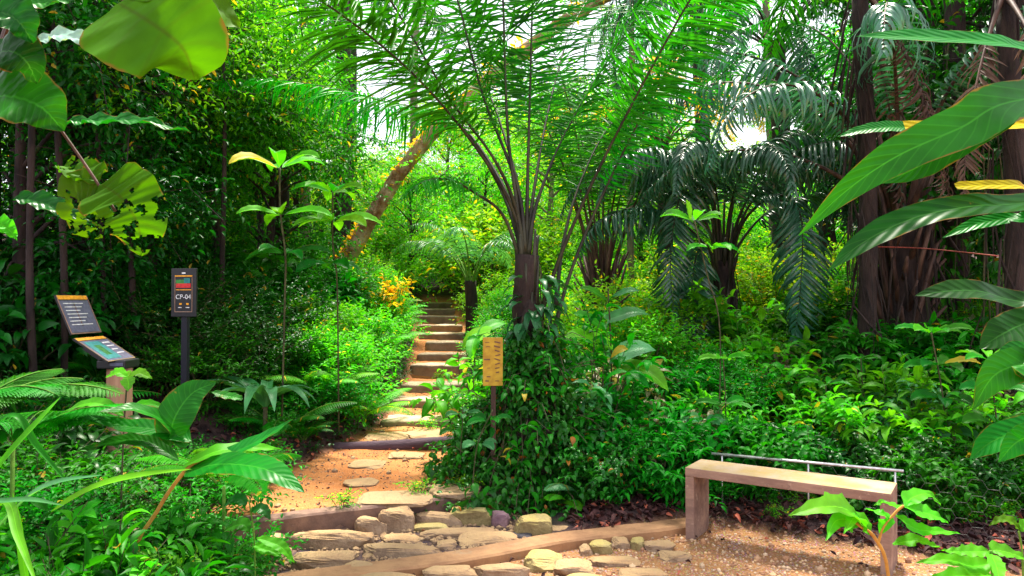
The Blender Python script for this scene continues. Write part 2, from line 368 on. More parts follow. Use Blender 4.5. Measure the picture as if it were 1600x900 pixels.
# ------------------------------------------------------------------ terrain
STEPS = [(7.75, .245), (8.65, .335), (9.45, .43), (10.25, .61), (11.1, .70), (11.9, .84), (12.7, .94), (13.5, 1.06), (14.5, 1.2), (15.5, 1.33), (16.6, 1.46)]
def hb(pts): a = np.array(pts); return lambda x: np.interp(x, a[:, 0], a[:, 1])
kerb_back = hb([(-3, 3.2), (-1.23, 3.94), (-.37, 4.28), (.28, 4.63), (.84, 4.83), (1.17, 4.96), (1.6, 4.78), (2.14, 4.5), (2.8, 4.05), (3.6, 3.6), (8, 2)])
edge_front = hb([(-3.2, 4.0), (-1.58, 4.54), (-.18, 5.175), (.1, 5.3)])
prof_y = hb([(0, 0), (4.5, .03), (5.3, .12), (6.7, .15), (7.7, .18), (16.6, 1.40), (22, 2.1), (40, 3.0), (80, 4), (150, 6), (400, 6)])
step_y = hb([(0, .145), (6.6, .145), (6.72, .16)] + [q for i, (d, z) in enumerate(STEPS) for q in ((d + .02, (STEPS[i - 1][1] - .012) if i else .175), (d + .10, z - .03))] + [(18, 1.5), (30, 2.9)])
left_edge = hb([(4.0, -2.9), (4.9, -2.05), (5.2, -1.9), (6.2, -1.75), (7.05, -1.5), (8, -1.36), (10, -1.42), (12, -1.6), (14, -1.9), (16, -2.15), (18, -2.3), (25, -2.5)])
right_edge = hb([(4.0, .1), (5.2, -.15), (5.35, -.28), (6.2, -.52), (7, -.52), (9, -.62), (12, -.74), (14, -.85), (16, -1.15), (25, -1.4)])
def sm(a, b, x): t = np.clip((x - a) / (b - a), 0, 1); return t * t * (3 - 2 * t)
def wob(x, y): return .5 * np.sin(x * 2.1 + 1.3 * np.sin(y * 1.7)) * np.sin(y * 1.9 + .7) + .3 * np.sin(x * 5.3 + y * 3.1) + .2 * np.sin(9.7 * x - 7.3 * y)
def zones(x, y):
    path = sm(-.08, .08, x - left_edge(y)) * sm(-.08, .08, right_edge(y) - x) * sm(-.02, .02, y - edge_front(x)) * sm(18.2, 17.8, y)
    yard = sm(.06, -.06, y - kerb_back(x) - .03 * wob(x * 3, y * 3)) * sm(-2.2, -1.7, x)
    gut = (1 - yard) * sm(.03, -.03, y - edge_front(x)) * sm(.5, .1, x) * sm(-2.4, -2.0, x)
    return path, yard, gut
def TH(x, y):
    x = np.asarray(x, float); y = np.asarray(y, float)
    path, yard, gut = zones(x, y)
    b = prof_y(y)
    lf = np.clip(left_edge(y) - x, 0, None); rf = np.clip(x - np.maximum(right_edge(y), -.5), 0, None)
    bank = sm(4.2, 7, y) * (.9 * (1 - np.exp(-lf * .55))) + sm(5.6, 8, y) * .25 * (1 - np.exp(-rf * 1.2)) + sm(6, 12, y) * .25 * sm(2, 7, x)
    far = sm(25, 90, y) * 1.5 * np.sin(x * .02 + 1) + sm(15, 60, np.abs(x)) * 5
    h = b + bank + far * 1.0 + .03 * wob(x, y) + sm(12, 30, y) * .3 * wob(x * .3, y * .3)
    h = h * (1 - yard) * (1 - gut) + gut * .015 + yard * (.006 * wob(x * 2, y * 2))
    pz = step_y(y) + .010 * wob(x * 1.5, y * 2) + .006 * wob(x * 6 + 3, y * 5)
    return h * (1 - path) + pz * path
def gz(x, y): return float(TH(x, y))

def geo(a, b, first, k):   # growing spacing
    out = [a]; s = first
    while out[-1] < b: out.append(out[-1] + s); s *= k
    return out
xs = np.array(sorted(set([-v for v in geo(6, 400, .3, 1.18)] + list(np.round(np.arange(-6, 6.01, .07), 3)) + geo(6, 400, .3, 1.18))))
ys = np.array([-v for v in geo(0, 60, .5, 1.3)][::-1][:-1] + list(np.arange(0, 18, .07)) + geo(18, 500, .3, 1.15))
def build_ground():
    X, Y = np.meshgrid(xs, ys); Z = TH(X, Y); path, yard, gut = zones(X, Y)
    zone = np.stack([path, yard, gut], -1).reshape(-1, 3); nx = len(xs)
    V = np.stack([X, Y, Z], -1).reshape(-1, 3)
    i = np.arange(len(ys) - 1)[:, None]; j = np.arange(nx - 1)[None]
    Q = np.stack([i * nx + j, i * nx + j + 1, (i + 1) * nx + j + 1, (i + 1) * nx + j], -1).reshape(-1, 4)
    m, nt, b, out = mat('forest_soil')
    a = nd(nt, 'ShaderNodeAttribute', attribute_name='luv'); sp = nd(nt, 'ShaderNodeSeparateXYZ'); nt.links.new(a.outputs['Vector'], sp.inputs[0])
    tcn = nd(nt, 'ShaderNodeTexCoord')
    def N(sc, det=8.): n = nd(nt, 'ShaderNodeTexNoise', i_Scale=sc, i_Detail=det, i_Roughness=.65); nt.links.new(tcn.outputs['Object'], n.inputs['Vector']); return n.outputs[0]
    n1, n2, n3 = N(1.6), N(7.), N(60.)
    soil = mix(nt, ramp(nt, n2, .35, .65), (.03, .018, .02), (.09, .05, .045)); soil = mix(nt, ramp(nt, n1, .55, .7), soil, (.03, .07, .012))
    dirt = mix(nt, ramp(nt, n1, .35, .65), (.44, .155, .045), (.54, .225, .075)); dirt = mix(nt, ramp(nt, n2, .5, .68, 0, .7), dirt, (.32, .13, .06)); dirt = mix(nt, ramp(nt, n3, .58, .7, 0, .6), dirt, (.68, .46, .28))
    vo = nd(nt, 'ShaderNodeTexVoronoi', i_Scale=75.0); nt.links.new(tcn.outputs['Object'], vo.inputs['Vector'])
    grav = mix(nt, ramp(nt, vo.outputs['Distance'], .2, .6), mix(nt, .5, (.46, .27, .12), vo.outputs['Color']), (.20, .10, .05)); grav = mix(nt, ramp(nt, n2, .4, .6, .35, .8), grav, (.42, .20, .075))
    gutc = mix(nt, ramp(nt, n2, .4, .65), (.05, .035, .045), (.20, .12, .08))
    c = mix(nt, sp.outputs[0], soil, dirt); c = mix(nt, sp.outputs[1], c, grav); c = mix(nt, sp.outputs[2], c, gutc)
    nt.links.new(c, b.inputs['Base Color']); b.inputs['Roughness'].default_value = .9; b.inputs['Specular IOR Level'].default_value = .2
    h = mth(nt, 'ADD', mth(nt, 'MULTIPLY', n2, 1.5), mth(nt, 'ADD', n3, mth(nt, 'MULTIPLY', vo.outputs['Distance'], .5)))
    bp = nd(nt, 'ShaderNodeBump', i_Strength=.7, i_Distance=.02); nt.links.new(h, bp.inputs['Height']); nt.links.new(bp.outputs[0], b.inputs['Normal'])
    zc = zone[Q].mean(1)
    pid = np.where(zc[:, 0] > .5, 1, np.where(zc[:, 1] > .5, 2, 0))
    for k, nm in ((0, 'ground'), (1, 'path'), (2, 'gravel_yard')):
        q = Q[pid == k]; used, inv = np.unique(q, return_inverse=True)
        mb = MB(); mb.add(V[used], inv.reshape(-1, 4), None, zone[used]); tag(mb.build(nm, m), kind='structure')
build_ground()
# ------------------------------------------------------------------ kerbs, steps, log
def ribbon_block(name, pts, width, zt, zb, m, label, cat, group=None, wob_=.006, bev=.012):
    """a long low block following plan points pts (its back top edge), extruded towards the camera by width"""
    P = spline([(p[0], p[1], 0) for p in pts], 60)
    T = nrm(np.gradient(P, axis=0)); Nn = np.stack([T[:, 1], -T[:, 0], 0 * T[:, 0]], -1)   # to the near side
    zt_ = np.array([zt(p[0], p[1]) if callable(zt) else zt for p in P])
    sec = [(0, -1), (0, 0), (bev, 1), (width - bev, 1), (width, 0), (width, -1)]
    V = []
    for i, p in enumerate(P):
        for j, (o, s) in enumerate(sec):
            q = p + Nn[i] * (o + wob_ * noise.noise(Vector((p[0] * 6, j, 3))))
            z = zb if s < 0 else zt_[i] - (bev if s == 0 else 0) + wob_ * noise.noise(Vector((p[0] * 5, j * 2, 9)))
            V.append((q[0], q[1], z))
    m6 = 6; n = len(P); Q = [[i * m6 + j, (i + 1) * m6 + j, (i + 1) * m6 + (j + 1) % m6, i * m6 + (j + 1) % m6] for i in range(n - 1) for j in range(m6)]
    Q += [[0, 1, 4, 5], [1, 2, 3, 4]] + [[(n - 1) * m6 + k for k in (5, 4, 1, 0)], [(n - 1) * m6 + k for k in (4, 3, 2, 1)]]
    mb = MB(); mb.add(V, Q)
    return tag(mb.build(name, m, smooth=False), label, cat, group)
ribbon_block('kerb', [(x, float(kerb_back(x))) for x in (-1.75, -1.23, -.8, -.37, 0, .28, .6, 0.84, 1.17)], .175, .055, -.1, M_kerb,
             'long low earth-orange kerb curving between the stone gutter and the bench', 'kerb')
ribbon_block('step_edge', [(x, float(edge_front(x)) + .12) for x in (-2.5, -2.0, -1.58, -1.1, -.6, -.2, 0.02)], .13, .158, -.05, M_timber,
             'dark straight edging with orange top holding the dirt landing above the stones', 'step edging')
def step_block(i, x0, x1, y, zt, dep, label, thick=.22, rz=0):
    bm = bmesh.new(); bmesh.ops.create_grid(bm, x_segments=14, y_segments=6, size=.5)
    mb = MB(); nxs, nys = 16, 6; V = []; A = []
    # closed lumpy block: superellipsoid shaped loops
    bm.free()
    bm = bmesh.new(); bmesh.ops.create_cube(bm, size=1); bmesh.ops.subdivide_edges(bm, edges=bm.edges[:], cuts=7, use_grid_fill=True)
    sx, sy, sz = (x1 - x0), dep, thick
    for v in bm.verts:
        c = v.co.copy(); p = Vector((c.x * sx, c.y * sy, c.z * sz))
        e = .03
        for k, s in enumerate((sx, sy, sz)):   # round the corners
            pass
        q = Vector((abs(c.x) * 2, abs(c.y) * 2, abs(c.z) * 2)); r = (q.x ** 14 + q.y ** 10 + q.z ** 12) ** (1 / 12)
        if r > 1: p = Vector((p.x / r, p.y / r, p.z / r))
        p += Vector((noise.noise(p * 5 + Vector((i * 7, 0, 0))), noise.noise(p * 4 + Vector((0, i * 5, 3))), noise.noise(p * 6 + Vector((0, 3, i)))* .5)) * .03
        v.co = Matrix.Rotation(rz, 3, 'Z') @ p + Vector(((x0 + x1) / 2, y + dep / 2, zt - thick / 2))
    bm.verts.index_update()
    mb.add([v.co[:] for v in bm.verts], [[v.index for v in f.verts] for f in bm.faces]); bm.free()
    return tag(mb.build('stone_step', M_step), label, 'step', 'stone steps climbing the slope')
ordw = ['lowest flat stone step, broad and broken, just above the black log', 'second stone step up from the black log, with weeds at its foot', 'third stone step up from the black log, narrow pale tread',
        'fourth step up, pale tread with tall reddish riser', 'fifth step up from the log, low and partly grassy', 'sixth step up from the log, reddish riser in the middle of the climb',
        'seventh step up from the log, overhung by ferns', 'eighth step up, small and half hidden by leaves', 'ninth step up, small brown riser below the last bend', 'tenth step up, thin brown tread among ferns', 'topmost visible step where the path disappears into leaves']
sx = [(-1.38, -.48), (-1.5, -.45), (-1.45, -.45), (-1.42, -.55), (-1.45, -.6), (-1.4, -.65), (-1.6, -.8), (-1.75, -.92), (-1.95, -1.08), (-2.1, -1.2), (-2.2, -1.35)]
for i, (y, z) in enumerate(STEPS):
    step_block(i, sx[i][0], sx[i][1], y, z, .42, ordw[i], rz=random.uniform(-.10, .10))
mb = MB(); tube(mb, spline([at(522, 701, 6.75), at(600, 698, 6.72), at(660, 694, 6.7), at(740, 688, 6.78)], 20), .056, 14, rough=.03)
tag(mb.build('log', M_log), 'round purple-black log lying across the dirt path as a step', 'log')

# ------------------------------------------------------------------ stones
_ico = bmesh.new(); bmesh.ops.create_icosphere(_ico, subdivisions=4, radius=1); _ico.verts.index_update()
ICO_V = np.array([v.co[:] for v in _ico.verts]); ICO_T = np.array([[v.index for v in f.verts] for f in _ico.faces]); _ico.free()
_ic2 = bmesh.new(); bmesh.ops.create_icosphere(_ic2, subdivisions=1, radius=1); _ic2.verts.index_update()
IC1_V = np.array([v.co[:] for v in _ic2.verts]); IC1_T = np.array([[v.index for v in f.verts] for f in _ic2.faces]); _ic2.free()
def rock_verts(seed, sq=.42, amp=.13):
    V = np.sign(ICO_V) * np.abs(ICO_V) ** sq
    rs = np.random.default_rng(seed)
    for k in range(12):                      # chip flat faces off
        n = nrm(rs.normal(size=(1, 3)))[0]; d = V @ n; lim = d.max() * rs.uniform(.74, .95)
        V = V - np.clip(d - lim, 0, None)[:, None] * n * .97
    off = Vector((seed * 3.7, seed * 1.3, seed * 2.1))
    dsp = np.array([noise.noise(Vector(p) * 1.1 + off) * amp + noise.noise(Vector(p) * 3.2 + off) * amp * .4 + noise.noise(Vector(p) * 8 + off) * amp * .22 for p in V])
    return V * (1 + dsp)[:, None]
def stone(seed, bx, label, h=.1, zb=0., group='rough stones set in the gutter', mat_=None, rz=0, name='stone', cat='stone'):
    x0, y0, x1, y1 = bx
    d1 = (EYE - zb) * FPX / (y1 - 470.); d2 = (EYE - zb - h) * FPX / (y0 - 470.)
    dep = max(.12, d2 - d1); dc = d1 + dep / 2; w = (x1 - x0) / FPX * dc
    V = rock_verts(seed) ; V = V / (V.max(0) - V.min(0)) * np.array([w * 1.08, dep * 1.1, h * 1.5]); V[:, 2] += zb + h - V[:, 2].max()
    c, s = math.cos(rz), math.sin(rz); V = np.stack([V[:, 0] * c - V[:, 1] * s, V[:, 0] * s + V[:, 1] * c, V[:, 2]], -1)
    cx = ((x0 + x1) / 2 - 800) / FPX * dc
    mb = MB(); mb.add(V, None, ICO_T); o = mb.build(name, mat_ or M_stone, smooth=False); o.location = (cx, dc, 0)
    return tag(o, label, cat, group)
ST = [((444, 820, 580, 860), .13, 0, 'long flat-topped reddish slab under the dark edging, left end of the gutter', None),
      ((462, 853, 552, 893), .10, 0, 'broad pale wedge-shaped stone just below the long reddish slab', None),
      ((558, 802, 606, 838), .14, 0, 'rough brown stone leaning against the squarish upright boulder', None),
      ((594, 793, 648, 834), .19, 0, 'tallest squarish pale boulder with a flat upright face in the gutter', None),
      ((570, 842, 688, 876), .09, 0, 'wide low tan slab touching the orange kerb', None),
      ((650, 794, 722, 826), .12, 0, 'grey-brown flat stone tight under the dark edging', None),
      ((704, 790, 772, 824), .14, 0, 'yellow lichened wedge stone beside the pinkish stone', M_stoneyel),
      ((748, 779, 800, 806), .16, 0, 'rounded mossy yellow boulder at the foot of the creeper', M_stoneyel),
      ((804, 799, 860, 840), .15, 0, 'large rounded yellow stone beside the kerb at right end of gutter', M_stoneyel),
      ((646, 817, 700, 833), .06, 0, 'small low yellow stone between the grey slab and the boulder', M_stoneyel),
      ((658, 820, 772, 844), .07, 0, 'long narrow orange stone in the middle of the gutter', None),
      ((720, 824, 808, 856), .08, 0, 'flat grey-violet slab against the kerb', None),
      ((684, 842, 714, 861), .06, 0, 'small bluish stone wedged between two slabs', None),
      ((856, 822, 898, 835), .05, 0, 'small flat tan stone resting by the kerb right of the large rounded one', None),
      ((390, 855, 428, 886), .10, 0, 'pale block stone at lower left partly behind leaves', None),
      ((418, 832, 448, 856), .09, 0, 'small angular brown stone at the left end of the reddish slab', None),
      ((768, 800, 796, 822), .10, .02, 'pinkish-violet rounded stone between yellow boulders', rough_mat('violet_stone', (.16, .09, .12), (.30, .18, .19), 8, bump=.6)),
      ((796, 826, 830, 846), .05, 0, 'dark lump standing in for the shaded hole beside the large rounded stone', rough_mat('shaded_hole', (.03, .03, .035), (.09, .08, .09), 8, bump=.8)),  # near-black lump paints the shade of an open hole between stones
      ((540, 872, 600, 900), .07, 0, 'partly buried tan stone at the kerb line below the wide slab', None),
      ((600, 836, 660, 850), .05, 0, 'thin dark sliver of stone behind the wide tan slab', None)]
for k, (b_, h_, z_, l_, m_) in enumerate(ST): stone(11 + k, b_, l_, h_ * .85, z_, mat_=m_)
SB = [((820, 853, 876, 892), .07, 'mossy rounded stone sunk in the gravel below the kerb', M_stoneyel), ((866, 870, 924, 900), .07, 'flat-topped orange stone at the lower picture edge', None),
      ((921, 840, 956, 864), .06, 'rounded tan stone beside the kerb in the gravel', M_stoneyel), ((955, 840, 983, 856), .05, 'small grey rounded stone in gravel near the kerb', None),
      ((984, 843, 1007, 858), .05, 'small bright yellow stone in the gravel', M_stoneyel), ((1006, 847, 1052, 861), .04, 'flat pale stone nearest the bench leg', None),
      ((663, 877, 748, 908), .06, 'wide grey streaked stone at lower picture edge below kerb', None), ((740, 872, 826, 905), .07, 'broad tan stone below the kerb beside a mossy one', None),
      ((925, 866, 1000, 884), .035, 'low flat orange stone flush with the gravel', None), ((1030, 860, 1080, 876), .035, 'low buried stone in gravel before the bench', None),
      ((905, 852, 925, 866), .04, 'tiny reddish stone under the kerb', None), ((880, 890, 960, 925), .05, 'sunken yellowish stone at the bottom edge', M_stoneyel), ((970, 884, 1040, 905), .04, 'flush brown stone in the gravel at the bottom edge', None),
      ((560, 888, 650, 925), .06, 'buried orange stone under the kerb at the bottom edge', None)]
for k, (b_, h_, l_, m_) in enumerate(SB): stone(61 + k, b_, l_, h_, 0, 'stones sunk in the gravel yard', m_)
SL = [((566, 762, 674, 789), .03, 'long flat violet-grey stone sunk in the orange landing'), ((540, 744, 592, 759), .02, 'small flat stone in the middle of the dirt landing'),
      ((550, 716, 602, 731), .02, 'flat stone in the dirt just before the log'), ((610, 704, 662, 716), .02, 'thin flat stone touching the log'), ((672, 752, 748, 778), .04, 'mossy grey slab at right side of the landing'),
      ((575, 672, 640, 690), .05, 'rough flat stone behind the log'), ((635, 668, 690, 688), .05, 'broken flat stone behind the log beside the plants')]
for k, (b_, h_, l_) in enumerate(SL):
    x0, y0, x1, y1 = b_; stone(91 + k, b_, l_, h_, .15, 'flat stones trodden into the dirt path', name='flat_stone', cat='paving stone')

# ------------------------------------------------------------------ bench
def bench():
    FL = Vector((1.09, 4.66, 0)); FR = Vector((2.06, 4.02, 0)); ax = (FR - FL).normalized(); L = (FR - FL).length
    rz = math.atan2(ax.y, ax.x); e = empty('bench', (FL.x, FL.y, 0), 'low backless plank bench with slab ends at the gravel edge', 'bench', rz=rz)
    H, TK, DP = .45, .055, .30
    mb = MB(); box(mb, (L / 2, DP / 2, H - TK / 2), (L, DP, TK), bev=.006); mb.build('seat', M_bench, e, smooth=False)
    for x in (.028, L - .028):
        mb = MB(); box(mb, (x, DP / 2, (H - TK) / 2 - .02), (.055, DP - .006, H - TK + .038), bev=.005); mb.build('leg', M_bench, e, smooth=False)
    return e
bench()

# ------------------------------------------------------------------ wire fence with pipe rail
def wire_fence():
    A, B = at(1112, 712, 5.13), at(1412, 740, 4.6); A.z = B.z = .44
    e = empty('wire_fence', (A.x, A.y, .03), 'low chicken-wire fence with a thin metal pipe rail behind the bench', 'fence')
    D = (B - A); L = D.length; D.normalize(); off = Vector((A.x, A.y, .03))
    mb = MB(); tube(mb, [A - off, B - off], .009, 8); mb.build('rail', M_metal, e)
    for t in (.06, .53, .96):
        p = A + D * L * t - off; mb = MB(); tube(mb, [p, Vector((p.x, p.y, -.05))], .006, 6); mb.build('post', M_metal, e)
    mb = MB(); c = .055; h = c * math.sqrt(3)
    for i in range(int((L + 1.6) / (1.5 * c))):
        for j in range(4):
            x = i * 1.5 * c; z = j * h + (h / 2 if i % 2 else 0) + .01
            pts = [(x + c * math.cos(a), z + c * math.sin(a)) for a in (0, math.pi / 3, 2 * math.pi / 3, math.pi)]
            pts = [Vector((0, 0, 0)) + D * px_ + Vector((-D.y, D.x, 0)) * (.03 + .03 * noise.noise(Vector((px_ * 3, pz * 5, 0)))) + Vector((0, 0, pz)) for px_, pz in pts]
            tube(mb, pts, .001, 4, caps=False)
            tube(mb, [pts[0], pts[0] + D * c], .001, 4, caps=False)
    mb.build('wire_mesh', M_wire, e)
wire_fence()

# ------------------------------------------------------------------ signs
def text(body, size, loc, rot, m, parent, name='lettering'):
    c = bpy.data.curves.new(name, 'FONT'); c.body = body; c.size = size; c.align_x = 'CENTER'; c.align_y = 'CENTER'; c.extrude = .001
    t = bpy.data.objects.new(name, c); COL.objects.link(t); bpy.context.view_layer.update()
    me = bpy.data.meshes.new_from_object(t.evaluated_get(bpy.context.evaluated_depsgraph_get())); bpy.data.objects.remove(t)
    o = bpy.data.objects.new(name, me); COL.objects.link(o); me.materials.clear(); me.materials.append(m); o.location = loc; o.rotation_euler = rot; o.parent = parent
    return o
def panel_board(e, name, a, b, c, m, rows, band):
    """a: top near corner, b: bottom near corner (local), lateral along +Y by c; rows draws print"""
    a = Vector(a); b = Vector(b); u = (b - a); L = u.length; u.normalize(); n = Vector((-u.z, 0, u.x)); n = -n if n.x < 0 or n.z < 0 else n
    M3 = Matrix((u, Vector((0, 1, 0)), u.cross(Vector((0, 1, 0))))).transposed()
    if (M3 @ Vector((0, 0, 1))).dot(n) < 0: n = n
    nn = M3 @ Vector((0, 0, 1)); sgn = 1 if nn.dot(Vector((1, 0, .5))) > 0 else -1
    def slab(x0, x1, y0, y1, z0, z1, mm, nm, par):
        mb = MB(); box(mb, (0, 0, 0), (x1 - x0, y1 - y0, z1 - z0), bev=0)
        V = mb.V[0]; V = V + np.array([(x0 + x1) / 2, (y0 + y1) / 2, sgn * (z0 + z1) / 2]); V = np.array([list(a + M3 @ Vector(p)) for p in V]); mb.V[0] = V
        return mb.build(nm, mm, par, smooth=False)
    p = slab(0, L, 0, c, -.012, 0, M_black, name, e)
    slab(.004, .004 + band, .0, c, 0, .003, M_orange, 'header_band', p)
    for (x0, x1, y0, y1) in ((.004, L - .004, 0, .006), (.004, L - .004, c - .006, c), (L - .008, L - .002, 0, c)): slab(x0, x1, y0, y1, 0, .0035, M_bench, 'border', p)
    slab(.012 + band, L - .012, .012, c - .012, 0, .002, m, 'print', p)
    for (x0, x1, y0, y1, mm) in rows: slab(x0 * L, x1 * L, y0 * c, y1 * c, .002, .004, mm, 'print_line', p)
def info_sign():
    e = empty('information_sign', (-2.75, 5.17, gz(-2.75, 5.17) - .02), 'trail information sign with two dark angled panels on a thick wooden post', 'sign')
    z0 = e.location.z
    mb = MB(); tube(mb, [(0, 0, -.05), (.003, 0, .3), (-.002, 0, .7), (0, 0, 1.03 - z0)], .083, 20); mb.build('post', M_wood, e)
    mb = MB(); box(mb, (-.01, 0, 1.06 - z0), (.20, .2, .06), bev=.01); box(mb, (-.12, 0, 1.14 - z0), (.14, .26, .03), tilt=Matrix.Rotation(R(34), 3, 'Y')); hd = mb.build('bracket', M_black, e, smooth=False)
    mb = MB(); box(mb, (.03, -.102, 1.063 - z0), (.09, .004, .022)); mb.build('name_plate', M_grey, hd, smooth=False)
    f = lambda x, z: (x + 2.75, -.175, z - z0)
    tx = [(.12 + .09 * i, .16 + .09 * i, .12, .55 + .3 * ((i * 37) % 10) / 10, M_white if i % 3 == 0 else M_grey) for i in range(8)]
    panel_board(e, 'upper_panel', f(-3.10, 1.54), f(-2.985, 1.27), .36, M_grey, [(x0, x0 + .02, y0, y1, M_white) for (x0, x1, y0, y1, q) in tx[1:]] + [(.2, .8, .45, .47, M_ink)], .03)
    panel_board(e, 'lower_panel', f(-2.975, 1.245), f(-2.735, 1.085), .36, M_grey, [(.2, .9, .1, .6, M_teal), (.35, .75, .25, .45, M_greenp), (.25, .3, .65, .9, M_white), (.4, .43, .65, .9, M_white), (.55, .58, .65, .85, M_white), (.7, .73, .65, .9, M_white)], .03)
info_sign()
def point_sign():
    y = 5.85; b = at(288, 458, y); z0 = gz(b.x, y)
    e = empty('marker_sign', (b.x, y, z0 - .05), 'black trail marker board reading CP-04 on a thin dark pole', 'sign', rz=R(-8)); zz = lambda z: z - z0 + .05
    mb = MB(); box(mb, (0, .02, zz(1.4) / 2), (.05, .04, zz(1.4))); mb.build('pole', M_navy, e, smooth=False)
    mb = MB(); box(mb, (0, 0, zz(1.565)), (.215, .02, .385), bev=.004); bd = mb.build('board', M_black, e, smooth=False)
    zc = zz(1.565)
    def fl(cx, cz, w, h, m, nm='print', k=1): mb = MB(); box(mb, (cx, -.010 - .0015 * k, cz), (w, .003, h)); mb.build(nm, m, bd, smooth=False)
    for (cx, cz, w, h) in ((0, .132, .15, .010), (0, -.152, .15, .006), (-.073, -.01, .005, .28), (.073, -.01, .005, .28)): fl(cx, zc + cz, w, h, M_orange if cz > 0 else M_bench, 'border')
    fl(-.02, zc + .08, .09, .045, M_greenp); fl(.03, zc + .095, .05, .04, M_teal, k=2); fl(0, zc + .055, .125, .035, M_red, k=3); fl(0, zc + .022, .13, .006, M_orange)
    fl(-.025, zc - .09, .02, .014, M_orange); fl(.035, zc - .09, .02, .014, M_orange); fl(-.03, zc - .118, .03, .006, M_white); fl(.035, zc - .118, .03, .006, M_white); fl(0, zc + .155, .03, .012, M_white)
    text('CP-04', .052, (0, -.0145, zc - .035), (math.pi / 2, 0, 0), M_white, bd)
point_sign()
def notice():
    b = at(770, 565, 5.35); z0 = gz(b.x, 5.35); e = empty('notice_board', (b.x, 5.35, z0 - .05), 'small weathered yellow notice board on a dark stake beside the steps', 'sign', rz=R(4)); zz = lambda z: z - z0 + .05
    mb = MB(); box(mb, (.005, .02, zz(.98) / 2), (.035, .03, zz(.98)), bev=.003); mb.build('stake', M_petiole2, e, smooth=False)
    mb = MB(); box(mb, (0, 0, zz(b.z)), (.145, .016, .35), bev=.003); bd = mb.build('board', M_notice, e, smooth=False)
    mb = MB(); rs = random.Random(4)
    for r_ in range(10):
        for c_ in range(2):
            if rs.random() < .75:
                box(mb, (-.035 + .07 * c_ + rs.uniform(-.008, .008), -.0085 - .001 * c_, zz(b.z) + .14 - .031 * r_), (rs.uniform(.02, .045), .002, rs.uniform(.004, .011)), tilt=Matrix.Rotation(rs.uniform(-.4, .4) if c_ else 0, 3, 'Y'))
    mb.build('lettering', M_ink, bd, smooth=False)
notice()

# ------------------------------------------------------------------ gravel, litter, ground cover (stuff)
def gravel():
    mb = MB(); N = 9000; x = RNG.uniform(-1.5, 3.4, N); y = kerb_back(x) - RNG.uniform(.0, 2.2, N) ** 1.0
    k = (y > 2.6) & ((x > .75) | (y < kerb_back(x) - .25)); x, y = x[k], y[k]; N = len(x)
    s = RNG.uniform(.004, .011, N) * (1 + (RNG.random(N) > .96) * 1.2); z = TH(x, y) + s * .2
    V = (IC1_V[None] * s[:, None, None] * RNG.uniform(.6, 1.3, (N, 1, 3)) + np.stack([x, y, z], -1)[:, None]).reshape(-1, 3)
    T = (ICO := IC1_T)[None] + (np.arange(N) * len(IC1_V))[:, None, None]
    A = np.zeros((N, len(IC1_V), 3)); A[..., 2] = RNG.random(N)[:, None]
    mb.add(V, None, T.reshape(-1, 3), A.reshape(-1, 3))
    m, nt, b, out = mat('gravel_grain'); a = nd(nt, 'ShaderNodeAttribute', attribute_name='luv'); sp = nd(nt, 'ShaderNodeSeparateXYZ'); nt.links.new(a.outputs['Vector'], sp.inputs[0])
    cr = nd(nt, 'ShaderNodeValToRGB'); nt.links.new(sp.outputs[2], cr.inputs[0]); el = cr.color_ramp.elements; el[0].color = (.25, .12, .07, 1); el[1].color = (.62, .48, .36, 1)
    for p, c in ((.3, (.5, .26, .12, 1)), (.6, (.42, .3, .2, 1)), (.85, (.7, .45, .22, 1))): q = el.new(p); q.color = c
    nt.links.new(cr.outputs[0], b.inputs['Base Color']); b.inputs['Roughness'].default_value = .8
    tag(mb.build('gravel', m, smooth=False), 'orange and grey gravel spread over the yard before the bench', 'gravel', kind='stuff')
gravel()
def path_grit():
    mb = MB(); N = 2600; y = RNG.uniform(4.6, 9.5, N); e = RNG.random(N) ** 1.0; x = left_edge(y) + e * (right_edge(y) - left_edge(y)); s = RNG.uniform(.003, .008, N) * (1 + (RNG.random(N) > .97) * 2.5)
    P = np.stack([x, y, TH(x, y) + s * .2], -1); V = (IC1_V[None] * s[:, None, None] * RNG.uniform(.6, 1.4, (N, 1, 3)) + P[:, None]).reshape(-1, 3); T = IC1_T[None] + (np.arange(N) * len(IC1_V))[:, None, None]
    xg = RNG.uniform(-1.9, .2, 1500); yg = edge_front(xg) - RNG.uniform(.0, .75, 1500); k = yg > kerb_back(xg); xg, yg = xg[k], yg[k]; s2 = RNG.uniform(.006, .02, len(xg)); P2 = np.stack([xg, yg, TH(xg, yg) + s2 * .3], -1)
    V2 = (IC1_V[None] * s2[:, None, None] * RNG.uniform(.6, 1.4, (len(xg), 1, 3)) + P2[:, None]).reshape(-1, 3); T2 = IC1_T[None] + (np.arange(len(xg)) * len(IC1_V))[:, None, None]
    mb.add(V, None, T.reshape(-1, 3)); mb.add(V2, None, T2.reshape(-1, 3)); tag(mb.build('grit', M_stone, smooth=False), 'loose grit and chips on the dirt path and between the gutter stones', 'grit', kind='stuff')
path_grit()
T_lit = [leaf_t('oval', 4, 1.2, .6), leaf_t('oval', 4, -.9, .5), leaf_t('lance', 4, .9, -.5)]
